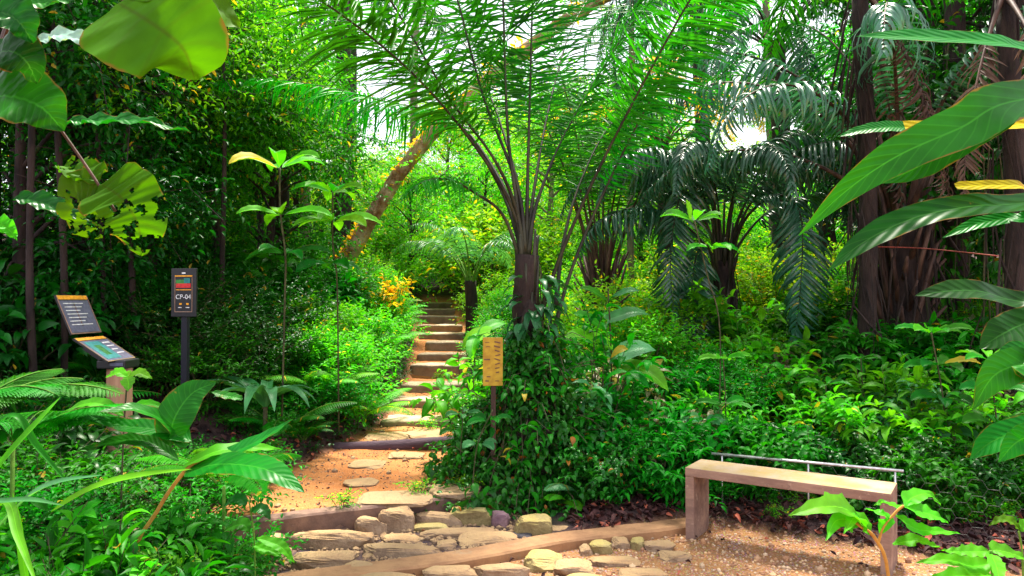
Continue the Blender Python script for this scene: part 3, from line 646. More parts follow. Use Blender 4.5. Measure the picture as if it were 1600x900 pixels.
def litter():
    mb = MB()
    def scat(N, fx, fy, s0, s1, keep=None):
        x = fx(N); y = fy(x)
        if keep is not None: k = keep(x, y); x, y = x[k], y[k]
        n = len(x); z = TH(x, y) + RNG.uniform(.004, .025, n); d = rdir(n, .15); up = nrm(np.array([0, 0, 1.]) + RNG.normal(size=(n, 3)) * .35); s = RNG.uniform(s0, s1, n)
        put(mb, T_lit, np.stack([x, y, z], -1), d, up, s, s * .5)
    scat(6500, lambda n: RNG.uniform(.4, 5, n), lambda x: kerb_back(x) + RNG.random(len(x)) ** 1.3 * 1.6 + .02, .025, .09)
    scat(420, lambda n: RNG.uniform(-2.2, -.3, n), lambda x: 4.7 + RNG.random(len(x)) * 4, .012, .04)
    scat(2200, lambda n: RNG.uniform(-4.5, -1.4, n), lambda x: 4.2 + RNG.random(len(x)) * 5, .04, .10, lambda x, y: x < left_edge(y) + .08 * RNG.random(len(x)))
    scat(120, lambda n: RNG.uniform(-1.4, 3, n), lambda x: kerb_back(x) - RNG.random(len(x)) * 1.4, .02, .05)
    scat(1200, lambda n: RNG.uniform(-.6, .8, n), lambda x: 5.1 + RNG.random(len(x)) * 2.2, .04, .09, lambda x, y: x > right_edge(y) - .02)
    tag(mb.build('leaf_litter', LM['litter']), 'brown and violet fallen leaves covering the forest floor', 'leaf litter', kind='stuff')
litter()
# ------------------------------------------------------------------ plant builders
T_small = [leaf_t('oval', 3, .5, .35), leaf_t('oval', 3, .9, .2), leaf_t('oval', 3, .2, .4)]
T_lance = [leaf_t('lance', 4, .7, .3), leaf_t('lance', 4, 1.1, .25), leaf_t('lance', 4, .3, .35)]
T_pinna = [leaf_t('lance', 2, .5, .15)]
T_needle = [leaf_t('needle', 4, .9, .35), leaf_t('needle', 4, 1.5, .35), leaf_t('needle', 4, .5, .35)]
T_needle_s = [leaf_t('needle', 5, .35, .3), leaf_t('needle', 5, .8, .3), leaf_t('needle', 5, 1.3, .3)]
T_needle_h = [leaf_t('needle', 6, 1.9, .3), leaf_t('needle', 6, 2.4, .3), leaf_t('needle', 6, 1.4, .3)]
T_oval6 = [leaf_t('oval', 6, .8, .25, wave=.02), leaf_t('oval', 6, 1.3, .2, wave=.02, seed=2)]
T_strap = [leaf_t('strap', 8, 1.6, .3), leaf_t('strap', 8, 1.0, .3)]
UP = np.array([0, 0, 1.])

def shrub_meshes(h, r, ntw, leafL, leafW, lm, k=6, tw=.28, tm=T_small, low=.15, seed=1, jit=.3, droop=.15, stems=7, sm_=None, clump=.8):
    """returns (stem mesh, foliage mesh) of a bush: twigs spread in clumps through the volume"""
    global RNG; keep = RNG; RNG = np.random.default_rng(seed)
    nc = max(5, int(stems * 2.2)); C = rdir(nc, .9) * (RNG.uniform(.45, 1, (nc, 1)) ** .6) * np.array([r, r, h * .5]); C[:, 2] = np.clip(C[:, 2] + h * .55, h * low, h)
    w = RNG.integers(0, nc, ntw)
    P = C[w] + RNG.normal(size=(ntw, 3)) * np.array([r, r, h * .42]) * (.28 * clump)
    P[:, 2] = np.abs(P[:, 2] - .04) + .04
    D = nrm((P - np.array([0, 0, h * .3])) * np.array([1, 1, .7]) + RNG.normal(size=(ntw, 3)) * .25 + np.array([0, 0, .15]))
    f = MB(); spray(f, tm, P, D, tw, k, leafL, leafW, jit, droop)
    s = MB(); base = [Vector((random.uniform(-.1, .1) * r, random.uniform(-.1, .1) * r, -.08)) for _ in range(stems)]
    for i in range(nc):
        b = base[i % stems]; c = Vector(C[i]); mid = b.lerp(c, .5) + Vector((0, 0, .12 * h)) * .6
        tube(s, spline([b, mid, c], 8), np.linspace(.012, .004, 9)[:9] * (h ** .5) if 0 else .007 * h ** .5, 5, caps=False)
    sel = RNG.choice(ntw, min(ntw, 90), replace=False)
    for q in sel:
        tube(s, [C[w[q]], P[q], P[q] + D[q] * tw], .0028 * h ** .4, 3, caps=False)
    RNG = keep
    return s.mesh('stem', sm_ or M_twig), f.mesh('foliage', LM[lm])
def plant2(name, loc, meshes, label, cat, group=None, rz=0, sc=1, names=('stem', 'foliage')):
    e = empty(name, loc, label, cat, group, rz); e.scale = (sc, sc, sc) if not isinstance(sc, tuple) else sc
    for n_, me in zip(names, meshes):
        o = bpy.data.objects.new(n_, me); COL.objects.link(o); o.parent = e
    return e

def fern_mesh(mb, nf=11, L=.6, up=1.1, droop=1.5, pin=.13, npin=22, width=.02, base_r=.02, bip=False, st=None, az=None, seed=0):
    """fronds of a fern written into mb (pinnae) and st (rachises)"""
    rs = np.random.default_rng(seed)
    for f in range(nf):
        a = (f + rs.uniform(-.3, .3)) / nf * 2 * np.pi if az is None else az[f]
        l = L * rs.uniform(.75, 1.1); n = 14; t = np.linspace(0, 1, n)
        el = up * rs.uniform(.8, 1.1) - droop * t ** 1.2 * rs.uniform(.8, 1.1)
        dr = np.cos(el); dz = np.sin(el); r = np.cumsum(dr) * l / n; z = np.cumsum(dz) * l / n
        P = np.stack([np.cos(a) * (r + base_r), np.sin(a) * (r + base_r), z], -1)
        tube(st, P, np.linspace(.005, .0015, n) * (L / .6), 4, caps=False)
        tt = np.linspace(.16, .985, npin); idx = tt * (n - 1); i0 = idx.astype(int).clip(0, n - 2); fr = (idx - i0)[:, None]
        Q = P[i0] * (1 - fr) + P[i0 + 1] * fr; T = nrm(P[i0 + 1] - P[i0]); sd = np.array([-np.sin(a), np.cos(a), 0]); nn = nrm(np.cross(np.broadcast_to(sd, T.shape), T)); nn[nn[:, 2] < 0] *= -1
        pl = pin * (l / L) * np.sin(np.pi * np.clip(tt * .86 + .12, 0, 1)) ** .8
        rn = rs.random()
        for s in (-1, 1):
            d = sd * s * .95 + T * .45 - UP * .12
            if not bip: put(mb, T_pinna, Q, d, nn, pl, np.maximum(width, pl * .16), rn * .8 + rs.random(len(Q)) * .2)
            else:
                for k in range(7):
                    q = (k + 1) / 8; pp = Q + nrm(d) * (pl * q)[:, None]
                    for s2 in (-1, 1): put(mb, T_pinna, pp, nrm(d) * .5 + T * s2, nn, pl * .30 * (1 - q * .7), pl * .30 * (1 - q * .7) * .38, rn * .8 + .1)
def fern_meshes(lm, **k):
    f = MB(); s = MB(); fern_mesh(f, st=s, **k); return s.mesh('rachis', M_green_stem), f.mesh('fronds', LM[lm])

def frond(parent, pts, lm, pet=.25, npair=60, LL=.6, LW=.028, r0=.022, mpet=None, tm=None, hang=.5, rnd=None, fw=.55, name='frond', gap=0.0, vshape=.25):
    """palm frond: rachis along pts, leaflets from fraction pet to the tip; one part with a rachis sub-part"""
    P = spline(pts, 40); n = len(P); seg = np.linalg.norm(np.diff(P, axis=0), axis=1); cum = np.concatenate([[0], np.cumsum(seg)]); L = cum[-1]
    t = pet + (1 - pet) * (np.arange(npair) + .5) / npair; sN = t * L
    Q = np.stack([np.interp(sN, cum, P[:, k]) for k in range(3)], -1); T = nrm(np.stack([np.interp(np.minimum(sN + .05, L), cum, P[:, k]) - np.interp(sN - .05, cum, P[:, k]) for k in range(3)], -1))
    side = nrm(np.cross(T, UP[None] + 1e-4)); nn = nrm(np.cross(side, T))
    u = (t - pet) / (1 - pet); ll = LL * np.clip(.45 + 2.2 * u, 0, 1) * np.clip((1.12 - u) * 1.5, .25, 1)
    mb = MB(); rnd = RNG.random() if rnd is None else rnd
    for s in (-1, 1):
        m = len(Q); j = RNG.normal(size=(m, 3)) * .16
        d = side * s + T * (fw + .5 * u ** 2)[:, None] + nn * vshape - UP * hang * RNG.uniform(.5, 1.3, (m, 1)) + j
        keepm = RNG.random(m) > gap
        put(mb, tm or T_needle, Q[keepm], d[keepm], (nn + j)[keepm], (ll * RNG.uniform(.85, 1.1, m))[keepm], (LW * (.7 + .3 * ll / LL))[keepm], np.clip(rnd * .6 + RNG.random(m) * .4, 0, 1)[keepm])
    o = mb.build(name, LM[lm], parent)
    st = MB(); tube(st, P, np.interp(np.linspace(0, 1, n), [0, .12, pet + .05, 1], [r0 * 1.5, r0, r0 * .6, r0 * .12]), 7); st.build('rachis', mpet or M_petiole, o)
    return o
def arc_frond(parent, base, az, L, el0, droop, lm, **k):
    n = 9; t = np.linspace(0, 1, n); el = el0 - droop * t ** 1.35; r = np.concatenate([[0], np.cumsum(np.cos(el[:-1]))]) * L / (n - 1); z = np.concatenate([[0], np.cumsum(np.sin(el[:-1]))]) * L / (n - 1)
    b = np.array(list(base)); pts = [b + np.array([math.sin(az) * r[i], math.cos(az) * r[i], z[i]]) for i in range(n)]
    return frond(parent, pts, lm, **k)

def tree_meshes(h, tr, cz, crx, crz, ncl, ntw, leafL, lm, seed, k=6, tw=.4, lean=(0, 0), bark=None, leafW=.45, clr=.35, tm=T_small, droop=.2):
    global RNG; keep = RNG; RNG = np.random.default_rng(seed); rs = random.Random(seed)
    s = MB(); top = Vector((lean[0], lean[1], cz + crz * .4))
    P = spline([(0, 0, -.3), (lean[0] * .2 + rs.uniform(-.1, .1), lean[1] * .2, top.z * .33), (lean[0] * .6 + rs.uniform(-.15, .15), lean[1] * .6, top.z * .66), top], 18)
    tube(s, P, np.linspace(tr * 1.15, tr * .35, len(P)), 10, rough=.04)
    C = rdir(ncl, 1) * RNG.uniform(.4, 1, (ncl, 1)) ** .5 * np.array([crx, crx, crz]) + np.array([lean[0], lean[1], cz])
    for c in C:
        i = min(len(P) - 1, max(3, int(np.argmin(np.abs(P[:, 2] - (c[2] - .35 * np.hypot(c[0] - lean[0], c[1] - lean[1])))))))
        a = P[i]; mid = (a + c) / 2 + np.array([0, 0, .12 * crz])
        tube(s, spline([a, mid, c], 8), np.linspace(tr * .35, tr * .07, 9), 5, caps=False)
    w = RNG.integers(0, ncl, ntw); Pt = C[w] + RNG.normal(size=(ntw, 3)) * clr * np.array([1, 1, .6]) * (crx * .45 + .25)
    D = nrm(Pt - C[w] + RNG.normal(size=(ntw, 3)) * .3 + np.array([0, 0, -.05]))
    f = MB(); spray(f, tm, Pt, D, tw, k, leafL, leafW, .4, droop)
    sel = RNG.choice(ntw, min(ntw, 160), replace=False)
    for q in sel: tube(s, [C[w[q]], Pt[q], Pt[q] + D[q] * tw], tr * .035 + .002, 3, caps=False)
    RNG = keep
    return s.mesh('trunk', bark or M_bark), f.mesh('crown', LM[lm])
def tree(name, x, y, meshes, label, group=None, rz=0, sc=1, cat='tree'):
    return plant2(name, (x, y, gz(x, y) - .05), meshes, label, cat, group, rz, sc, ('trunk', 'crown'))

def ribbon(parent, pts, width, lm, kind='lance', up=(0, 0, 1), cols=6, seg=26, fold=.2, wave=.006, name='leaf', holes=0, prof_f=None, rnd=.5, curl=0.0, pet=None, pet_m=None, pet_r=.004):
    """one large leaf along the curve pts, real width; optional stalk given as curve pet"""
    P = spline(pts, seg); n = len(P); t = np.linspace(0, 1, n); w = (prof_f(t) if prof_f else np.maximum(prof(kind, t), .01)) * width / 2
    T = nrm(np.gradient(P, axis=0)); up = np.array(up, float); X = nrm(np.cross(T, up)); Z = np.cross(X, T)
    us = np.linspace(-1, 1, 2 * cols + 1); V = []; A = []
    for i in range(n):
        for u in us:
            lf = abs(u) * w[i] * fold * 2 - curl * w[i] * u * u + wave * math.sin(t[i] * 30 + (3 if u > 0 else 0) + u * 2) * abs(u) + wave * .3 * math.sin(t[i] * 73 + u * 5)
            V.append(P[i] + X[i] * u * w[i] + Z[i] * lf + (T[i] * -(.18 * width * abs(u) * max(0, 1 - 5 * t[i])) if kind == 'heart' else 0)); A.append((u, t[i], rnd))
    m = len(us); Q = []
    for i in range(n - 1):
        for j in range(m - 1):
            if holes and t[i] > .3:
                c = Vector(V[i * m + j]) * 45
                if noise.noise(c) + .5 * noise.noise(c * 2.3) > .18 - .35 * (t[i] - .3): continue
            Q.append([i * m + j, i * m + j + 1, (i + 1) * m + j + 1, (i + 1) * m + j])
    mb = MB(); mb.add(V, Q, None, A); o = mb.build(name, LM[lm], parent)
    if pet is not None: s = MB(); tube(s, spline(pet, 10), pet_r, 6, caps=False); s.build('stalk', pet_m or M_green_stem, o)
    return o
def big_plant(name, base, label, cat, group=None): return empty(name, base, label, cat, group)
def L2(e, *pts): return [Vector(p) - e.location for p in pts]

# ------------------------------------------------------------------ central palm with creeper
PB = Vector((.12, 5.85, gz(.12, 5.85)))
def central_palm():
    e = empty('palm', PB, 'large young palm with many long arching fronds rising from the creeper mound beside the steps', 'palm tree')
    Y = PB.y; rel = lambda v: Vector(v) - PB
    mb = MB(); tube(mb, spline([(0, 0, -.1), (.01, 0, .7), (-.02, 0, 1.25), (.0, 0, 1.72)], 14), .095, 14, rough=.05); mb.build('trunk', M_bark, e)
    mb = MB()
    for i in range(22):   # split leaf bases clasping the trunk
        a = i * 2.4; z = .55 + i * .048; r = .07
        p0 = Vector((math.cos(a) * r * .8, math.sin(a) * r * .8, z)); p1 = p0 + Vector((math.cos(a) * .02, math.sin(a) * .02, .25)); p2 = p0 + Vector((math.cos(a) * .035, math.sin(a) * .035, .42 + .1 * math.sin(i * 5)))
        tube(mb, [p0, p1, p2], [.025, .02, .010], 6)
    mb.build('leaf_bases', M_petiole, e)
    def F(pp, **k):
        pts = [rel(at(px, py, d)) for px, py, d in pp]; frond(e, pts, 'palm', **{**dict(mpet=M_petiole, LL=.70, LW=.027, npair=105, r0=.017, hang=.45, gap=.06, tm=T_needle_s), **k})
    b = (820, 405, Y)
    F([b, (800, 325, 5.82), (740, 225, 5.5), (640, 110, 5.1), (500, 0, 4.6), (380, -50, 4.2), (260, -60, 4.0)], pet=.34)
    F([(818, 400, Y), (806, 325, 5.82), (770, 245, 5.6), (700, 150, 5.4), (610, 0, 5.1), (540, -110, 4.8), (440, -160, 4.5), (330, -120, 4.3)], pet=.28)
    F([(821, 395, Y), (808, 290, 5.9), (755, 150, 5.9), (715, 0, 5.8), (680, -110, 5.6), (640, -180, 5.3), (560, -200, 5)], pet=.28)
    F([(818, 395, Y), (808, 320, 5.88), (793, 200, 5.9), (786, 0, 5.9), (780, -130, 5.7), (770, -220, 5.3), (755, -260, 4.8)], pet=.34)
    F([(823, 400, Y), (824, 300, 5.95), (828, 150, 6.1), (833, -20, 6.3), (840, -120, 6.6), (845, -160, 7.2), (850, -140, 7.8)], pet=.25)
    F([(817, 400, 5.9), (811, 300, 6.0), (770, 160, 6.5), (720, 60, 7.0), (650, 0, 7.4), (560, -20, 7.8), (470, 20, 8)], pet=.25)
    F([(825, 400, Y), (838, 320, 5.9), (880, 215, 6.1), (940, 110, 6.2), (1010, 10, 6.2), (1090, -40, 6.1), (1180, -30, 6.0)], pet=.25)
    F([(824, 400, Y), (834, 300, 6.0), (862, 150, 6.6), (900, 30, 7.2), (960, -40, 7.8), (1040, -60, 8.2)], pet=.25)
    F([(817, 405, 5.9), (795, 310, 6.0), (738, 215, 6.4), (690, 178, 6.7), (600, 158, 7.0), (500, 134, 7.2), (400, 124, 7.3), (310, 132, 7.3)], pet=.34, hang=1.0, LL=.55, LW=.028)
    F([(819, 400, 5.95), (780, 290, 6.3), (700, 160, 7.2), (620, 70, 7.9), (520, 20, 8.4), (430, 60, 8.8), (370, 150, 9)], pet=.28, hang=.7)
    # leaning older petioles on the right
    F([(842, 500, 5.95), (868, 420, 5.9), (905, 330, 5.8), (955, 225, 5.6), (1035, 75, 5.3), (1100, -30, 5.0), (1180, -90, 4.7), (1270, -80, 4.5)], pet=.42, r0=.017, LL=.6)
    F([(862, 530, 6.05), (890, 430, 6.1), (930, 330, 6.1), (985, 215, 6.0), (1050, 100, 5.8), (1120, 20, 5.6), (1210, -20, 5.4)], pet=.40, r0=.016, LL=.6)
    F([(868, 480, 6.2), (880, 380, 6.3), (905, 290, 6.6), (950, 200, 7.0), (1010, 150, 7.3), (1080, 140, 7.6)], pet=.35, LL=.5)
    F([(815, 410, 5.85), (785, 335, 5.75), (740, 300, 5.5), (700, 280, 5.3), (660, 285, 5.1), (630, 310, 5.0)], pet=.5, r0=.014, LL=.35, hang=.5, npair=40)
    return e
central_palm()

def creeper():
    b = Vector((.17, 5.55, gz(.17, 5.55))); e = empty('creeper', b, 'dense dark creeper mound with small leaves climbing the palm trunk beside the gutter stones', 'climbing plant')
    rs = RNG; N = 2600; z = rs.random(N) ** 1.8 * 1.22; a = rs.uniform(0, 2 * np.pi, N)
    r = np.interp(z, [0, .3, .7, 1.2, 1.75], [.68, .50, .27, .11, .10]) * (1 + .22 * np.sin(a * 2 + z * 5) + .16 * np.sin(a * 5 - z * 11 + 1) + .08 * np.sin(a * 13 + z * 21)) * rs.uniform(.7, 1.15, N)
    P = np.stack([r * np.cos(a) * .95, r * np.sin(a) * .75 + z * .15, z], -1); out = np.stack([np.cos(a), np.sin(a), 0 * a], -1)
    mb = MB(); D = out * .5 - UP * rs.uniform(.2, 1.1, (N, 1)) + rs.normal(size=(N, 3)) * .45
    spray(mb, T_oval6, P, nrm(D), .12, 3, rs.choice([.05, .07, .10], N), .55, .4, .3); mb.build('foliage', LM['ivy'], e)
    mb = MB(); n = 170; z = rs.random(n) ** 1.1 * 1.15; a = rs.uniform(0, 6.28, n); r = np.interp(z, [0, .3, .7, 1.2, 1.5], [.55, .42, .26, .15, .1])
    P = np.stack([r * np.cos(a), r * np.sin(a) * .75 + z * .15, z], -1); D = nrm(np.stack([np.cos(a), np.sin(a), rs.uniform(-.5, .6, n)], -1) + rs.normal(size=(n, 3)) * .3)
    tl = rs.uniform(.12, .42, n); spray(mb, T_oval6, P, D, tl, 5, rs.choice([.07, .09, .13], n), .45, .35, .3); mb.build('sprigs', LM['mid'], e)
    mb = MB()
    for p_, d_, l_ in zip(P, D, tl): tube(mb, [p_, p_ + d_ * l_ * .6, p_ + d_ * l_ - UP * l_ * .25], .003, 3, caps=False)
    for i in range(46):
        a0 = rs.uniform(0, 6.28); zz = np.linspace(1.7 * rs.uniform(.5, 1), 0, 9); rr = np.interp(zz, [0, .3, .7, 1.2, 1.75], [.6, .44, .27, .15, .11]); aa = a0 + np.cumsum(rs.normal(size=9) * .12)
        tube(mb, np.stack([rr * np.cos(aa) * .95, rr * np.sin(aa) * .75 + zz * .15, zz - .03], -1), .004, 4, caps=False)
    mb.build('vines', M_twig, e)
    # dark core of old roots
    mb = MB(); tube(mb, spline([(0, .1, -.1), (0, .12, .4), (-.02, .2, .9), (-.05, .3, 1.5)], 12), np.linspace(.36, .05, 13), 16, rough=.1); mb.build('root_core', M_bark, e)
    # big drooping leaves at the top of the mound
    mb = MB(); N = 95; a = rs.uniform(-math.pi, math.pi, N); z = .75 + .85 * rs.random(N) ** .8; r = .06 + .14 * rs.random(N)
    P = np.stack([r * np.cos(a), r * np.sin(a) * .8 + .2, z], -1); put(mb, T_oval6, P, np.stack([np.cos(a), np.sin(a) - .2, -.35 + .3 * rs.normal(size=N)], -1), UP, rs.uniform(.14, .24, N), rs.uniform(.06, .09, N)); mb.build('upper_leaves', LM['wideleaf'], e)
creeper()
T_small6 = T_oval6
def leafy(name, x, y, h, r, n, lm, label, seed=3, leafL=.10, leafW=.5, k=5, tw=.22, tm=None, cat='plant', droop=.25, jit=.35, group=None, low=.1, z=None):
    return plant2(name, (x, y, (gz(x, y) if z is None else z) - .02), shrub_meshes(h, r, n, leafL, leafW, lm, k=k, tw=tw, tm=tm or T_small, seed=seed, droop=droop, jit=jit, low=low), label, cat, group)
leafy('creeper', .55, 5.32, .42, .28, 420, 'ivy', 'low clump of bright round-leaved creeper at the right foot of the mound', 21, .065, .7, 4, .12, T_oval6)
leafy('creeper', -.14, 5.7, .55, .22, 330, 'ivy', 'bushy dark creeper spilling over the landing below the yellow notice', 22, .075, .6, 4, .14, T_oval6)

# ------------------------------------------------------------------ other palms
def palm_generic(name, base, th, tr, label, fronds, lm, mpet, trunk_m=None, group=None, boots=0, cat='palm tree', LL=.55, LW=.03, npair=55, hang=.45, tm=None, pet=.28, r0=.02, flare=1.0):
    e = empty(name, base, label, cat, group)
    mb = MB(); tube(mb, spline([(0, 0, -.3), (.02 * th, 0, th * .5), (0, 0, th)], 10), np.linspace(tr * 1.1, tr, 11), 12, rough=.05); mb.build('trunk', trunk_m or M_bark, e)
    if boots:
        mb = MB()
        for i in range(boots):
            a = i * 2.4; z = th * (.25 + .75 * i / boots)
            p0 = Vector((math.cos(a) * tr * .7, math.sin(a) * tr * .7, z)); l = .55 + .3 * math.sin(i * 3.3)
            tube(mb, [p0, p0 + Vector((math.cos(a) * .12 * flare, math.sin(a) * .12 * flare, l * .5)), p0 + Vector((math.cos(a) * .26 * flare, math.sin(a) * .26 * flare, l))], [.04, .03, .012], 6)
        mb.build('leaf_bases', mpet, e)
    for (az, L, el, dr, *o) in fronds:
        arc_frond(e, (0.5 * tr * math.sin(R(az)), .5 * tr * math.cos(R(az)), th - .05), R(az), L, R(el), R(dr), (o[0] if o else lm), **{**dict(mpet=mpet, LL=LL, LW=LW, npair=npair, hang=hang, tm=tm, pet=pet, r0=r0), **(o[1] if len(o) > 1 else {})})
    return e
def onground(px, y): x = (px - 800) / FPX * y; return Vector((x, y, gz(x, y)))
rs = random.Random(5)
# second palm: fan of reddish petioles
palm_generic('palm', onground(940, 9.6), 1.0, .15, 'clumping palm with a fan of reddish-brown petioles behind the creeper mound',
             [(a, rs.uniform(3.0, 4.2), rs.uniform(72, 86), rs.uniform(40, 95)) for a in range(0, 360, 26)], 'palm', M_petiole2, boots=24, pet=.33, LL=.55)
# third palm: dark trunk, drooping glossy blue-green fronds (azimuth: 0 = away, 90 = right, 180 = towards camera)
p3 = palm_generic('palm', onground(1130, 9.3), 1.35, .13, 'dark-trunked palm with glossy drooping blue-green fronds in front of the clearing',
             [(-100, 3.0, 75, 165), (-125, 3.1, 78, 172), (-70, 2.8, 78, 140), (175, 2.9, 80, 175), (110, 3.1, 76, 160), (140, 3.3, 76, 178), (60, 3.0, 74, 150), (20, 3.0, 80, 120), (-30, 3.2, 80, 130), (-150, 3.0, 82, 178), (85, 2.6, 60, 140), (-110, 2.4, 50, 130)],
             'palmdark', M_petiole, boots=16, flare=.35, LL=.62, LW=.042, hang=.9, tm=T_needle_h, npair=60)
for pp in ([(1125, 440, 9.3), (1118, 330, 9.1), (1100, 255, 8.8), (1068, 290, 8.5), (1048, 400, 8.3), (1058, 540, 8.2)], [(1135, 440, 9.3), (1160, 350, 9), (1212, 305, 8.7), (1250, 335, 8.5), (1252, 430, 8.3), (1238, 570, 8.2)],
           [(1120, 440, 9.3), (1105, 385, 9.0), (1088, 400, 8.8), (1078, 480, 8.6), (1072, 585, 8.5)], [(1130, 430, 9.3), (1152, 290, 9.3), (1205, 222, 9.2), (1268, 215, 9.1), (1308, 265, 9), (1325, 350, 9)], [(1125, 430, 9.3), (1108, 300, 9.2), (1060, 240, 9.1), (1020, 280, 9.0), (1000, 370, 8.9)]):
    frond(p3, [at(*q) - p3.location for q in pp], 'palmdark', pet=.3, npair=66, LL=.66, LW=.045, hang=.3, tm=T_needle_h, vshape=0)
def shag(e, th, r, n, seed):
    g = np.random.default_rng(seed); mb = MB()
    for i in range(n):
        a = g.uniform(0, 6.28); z = th * g.uniform(.25, 1.02); l = g.uniform(.3, 1.1); rr = r * g.uniform(1., 1.5)
        d = g.normal(size=2) * .06; tube(mb, [(rr * math.cos(a), rr * math.sin(a), z), (rr * 1.15 * math.cos(a) + d[0], rr * 1.15 * math.sin(a) + d[1], z - l * .5), (rr * 1.1 * math.cos(a) + d[0] * 2, rr * 1.1 * math.sin(a) + d[1] * 2, max(.05, z - l))], np.array([.6, 1, .2]) * g.choice([.004, .007, .014]), 4, caps=False)
    mb.build('hanging_fibres', M_bark, e)
shag(p3, 1.35, .13, 40, 1)
# fourth: big dark palm at right
p4 = palm_generic('palm', onground(1408, 7.9), 2.0, .23, 'massive palm with shaggy dark trunk of old leaf bases and dead hanging fronds',
             [(-95, 3.8, 62, 140, 'palmdark'), (-75, 4.0, 72, 120, 'palmdark'), (-120, 3.6, 58, 150, 'palmdark'), (-50, 3.6, 70, 100, 'palm'), (160, 3.8, 76, 140, 'palmdark'), (30, 4, 75, 110, 'palm'), (80, 4, 66, 120, 'palmdark'), (120, 3.8, 66, 130, 'palmdark'),
              (-150, 3.8, 72, 150, 'palmdark'), (-20, 4.2, 82, 90, 'palm'), (-85, 3.2, 40, 110, 'palmdark')],
             'palmdark', M_petiole2, boots=60, LL=.6, LW=.04, hang=.85, tm=T_needle_h, r0=.03)
# tall palm beyond top right with hanging crown and dead fronds
p5 = palm_generic('palm', onground(1345, 7.2), 4.3, .075, 'tall thin-trunked palm whose dead brown fronds hang down its dark stem',
             [(-90, 3.4, 30, 150, 'palmdark'), (-110, 3.6, 45, 165, 'palmdark'), (-60, 3.6, 50, 150, 'palmdark'), (180, 3.2, 40, 130, 'palm'), (90, 3.2, 40, 150, 'palm'), (0, 3.4, 40, 140, 'palm'),
              (150, 2.3, -60, 28, 'dead', dict(gap=.45, LL=.4)), (100, 2.5, -62, 26, 'dead', dict(gap=.45, LL=.4)), (60, 2.4, -66, 22, 'dead', dict(gap=.5, LL=.4))],
             'palmdark', M_petiole2, LL=.6, LW=.035, hang=.9, tm=T_needle_h)
shag(p4, 2.0, .26, 130, 2); shag(p5, 4.3, .08, 110, 3)
p6 = palm_generic('palm', onground(1575, 6.4), 4.0, .08, 'tall dark palm at the right edge with pinkish-brown dead frond hanging in front',
             [(195, 2.3, -45, 43, 'dead', dict(gap=.35, LL=.38)), (235, 2.0, -55, 33, 'dead', dict(gap=.4, LL=.35)), (-90, 3.2, 35, 120, 'palm'), (170, 3, 45, 140, 'palmdark'), (90, 3.2, 40, 120, 'palm'), (0, 3.3, 40, 120, 'palm')], 'palmdark', M_petiole2, LL=.6, hang=.8)
p7 = palm_generic('palm', onground(1215, 12.2), 4.6, .14, 'pale-fronded palm hanging against the bright sky gap',
             [(a, 3.6, rs.uniform(35, 65), rs.uniform(120, 160), 'palmdark') for a in range(-170, 180, 33)], 'palmdark', M_petiole, hang=.9, tm=T_needle_h, LL=.7, LW=.045)
shag(p6, 4.0, .08, 60, 4)
for pp in ([(1215, 90, 12.2), (1165, 45, 11.8), (1122, 80, 11.5), (1106, 140, 11.3), (1100, 215, 11.2)], [(1215, 90, 12.2), (1245, 60, 11.8), (1268, 120, 11.5), (1276, 230, 11.3)]):
    frond(p7, [at(*q) - p7.location for q in pp], 'palmdark', pet=.2, npair=55, LL=.65, LW=.05, hang=.35, tm=T_needle_h, vshape=0)
p8 = palm_generic('palm', onground(1035, 13.5), 3.2, .13, 'mid-height palm with arching yellowing fronds beyond the clumping palm',
             [(a, 3.2, rs.uniform(45, 75), rs.uniform(100, 150), 'palm' if i % 3 else 'ochre') for i, a in enumerate(range(-170, 180, 36))], 'palm', M_petiole2, LL=.6)
p9 = palm_generic('palm', onground(528, 14.5), 6.3, .16, 'dark tall palm seen against the sky above the leaning mossy trunk',
             [(a, 3.6, rs.uniform(20, 60), rs.uniform(110, 150), 'palmdark') for a in range(-170, 180, 30)], 'palmdark', M_petiole, hang=.9, tm=T_needle_h, LL=.75, LW=.05)
p10 = palm_generic('palm', onground(1290, 14.5), 2.2, .15, 'bright green spreading palm in the gap between the drooping palm and the massive one',
             [(a, 2.3, rs.uniform(55, 80), rs.uniform(90, 140)) for a in range(-170, 180, 45)], 'palm', M_petiole2, LL=.6)
p11 = palm_generic('palm', onground(735, 12.5), 1.0, .10, 'small pale palm with short fronds beside the upper steps',
             [(a, 1.7, rs.uniform(55, 80), rs.uniform(90, 140), 'pale') for a in range(-170, 180, 40)], 'pale', M_green_stem, LL=.42, npair=32, hang=.8)
p12 = palm_generic('palm', onground(430, 10.5), 3.4, .12, 'feathery bright palm arching above the left bank',
             [(a, 3.0, rs.uniform(45, 75), rs.uniform(90, 140)) for a in range(-170, 40, 36)], 'palm', M_petiole, LL=.6)
p13 = palm_generic('palm', onground(1090, 17), 6.5, .16, 'far tall palm with a round crown high against the sky',
             [(a, 3.4, rs.uniform(20, 70), rs.uniform(100, 150)) for a in range(-170, 180, 30)], 'palm', M_petiole, LL=.7, LW=.05)

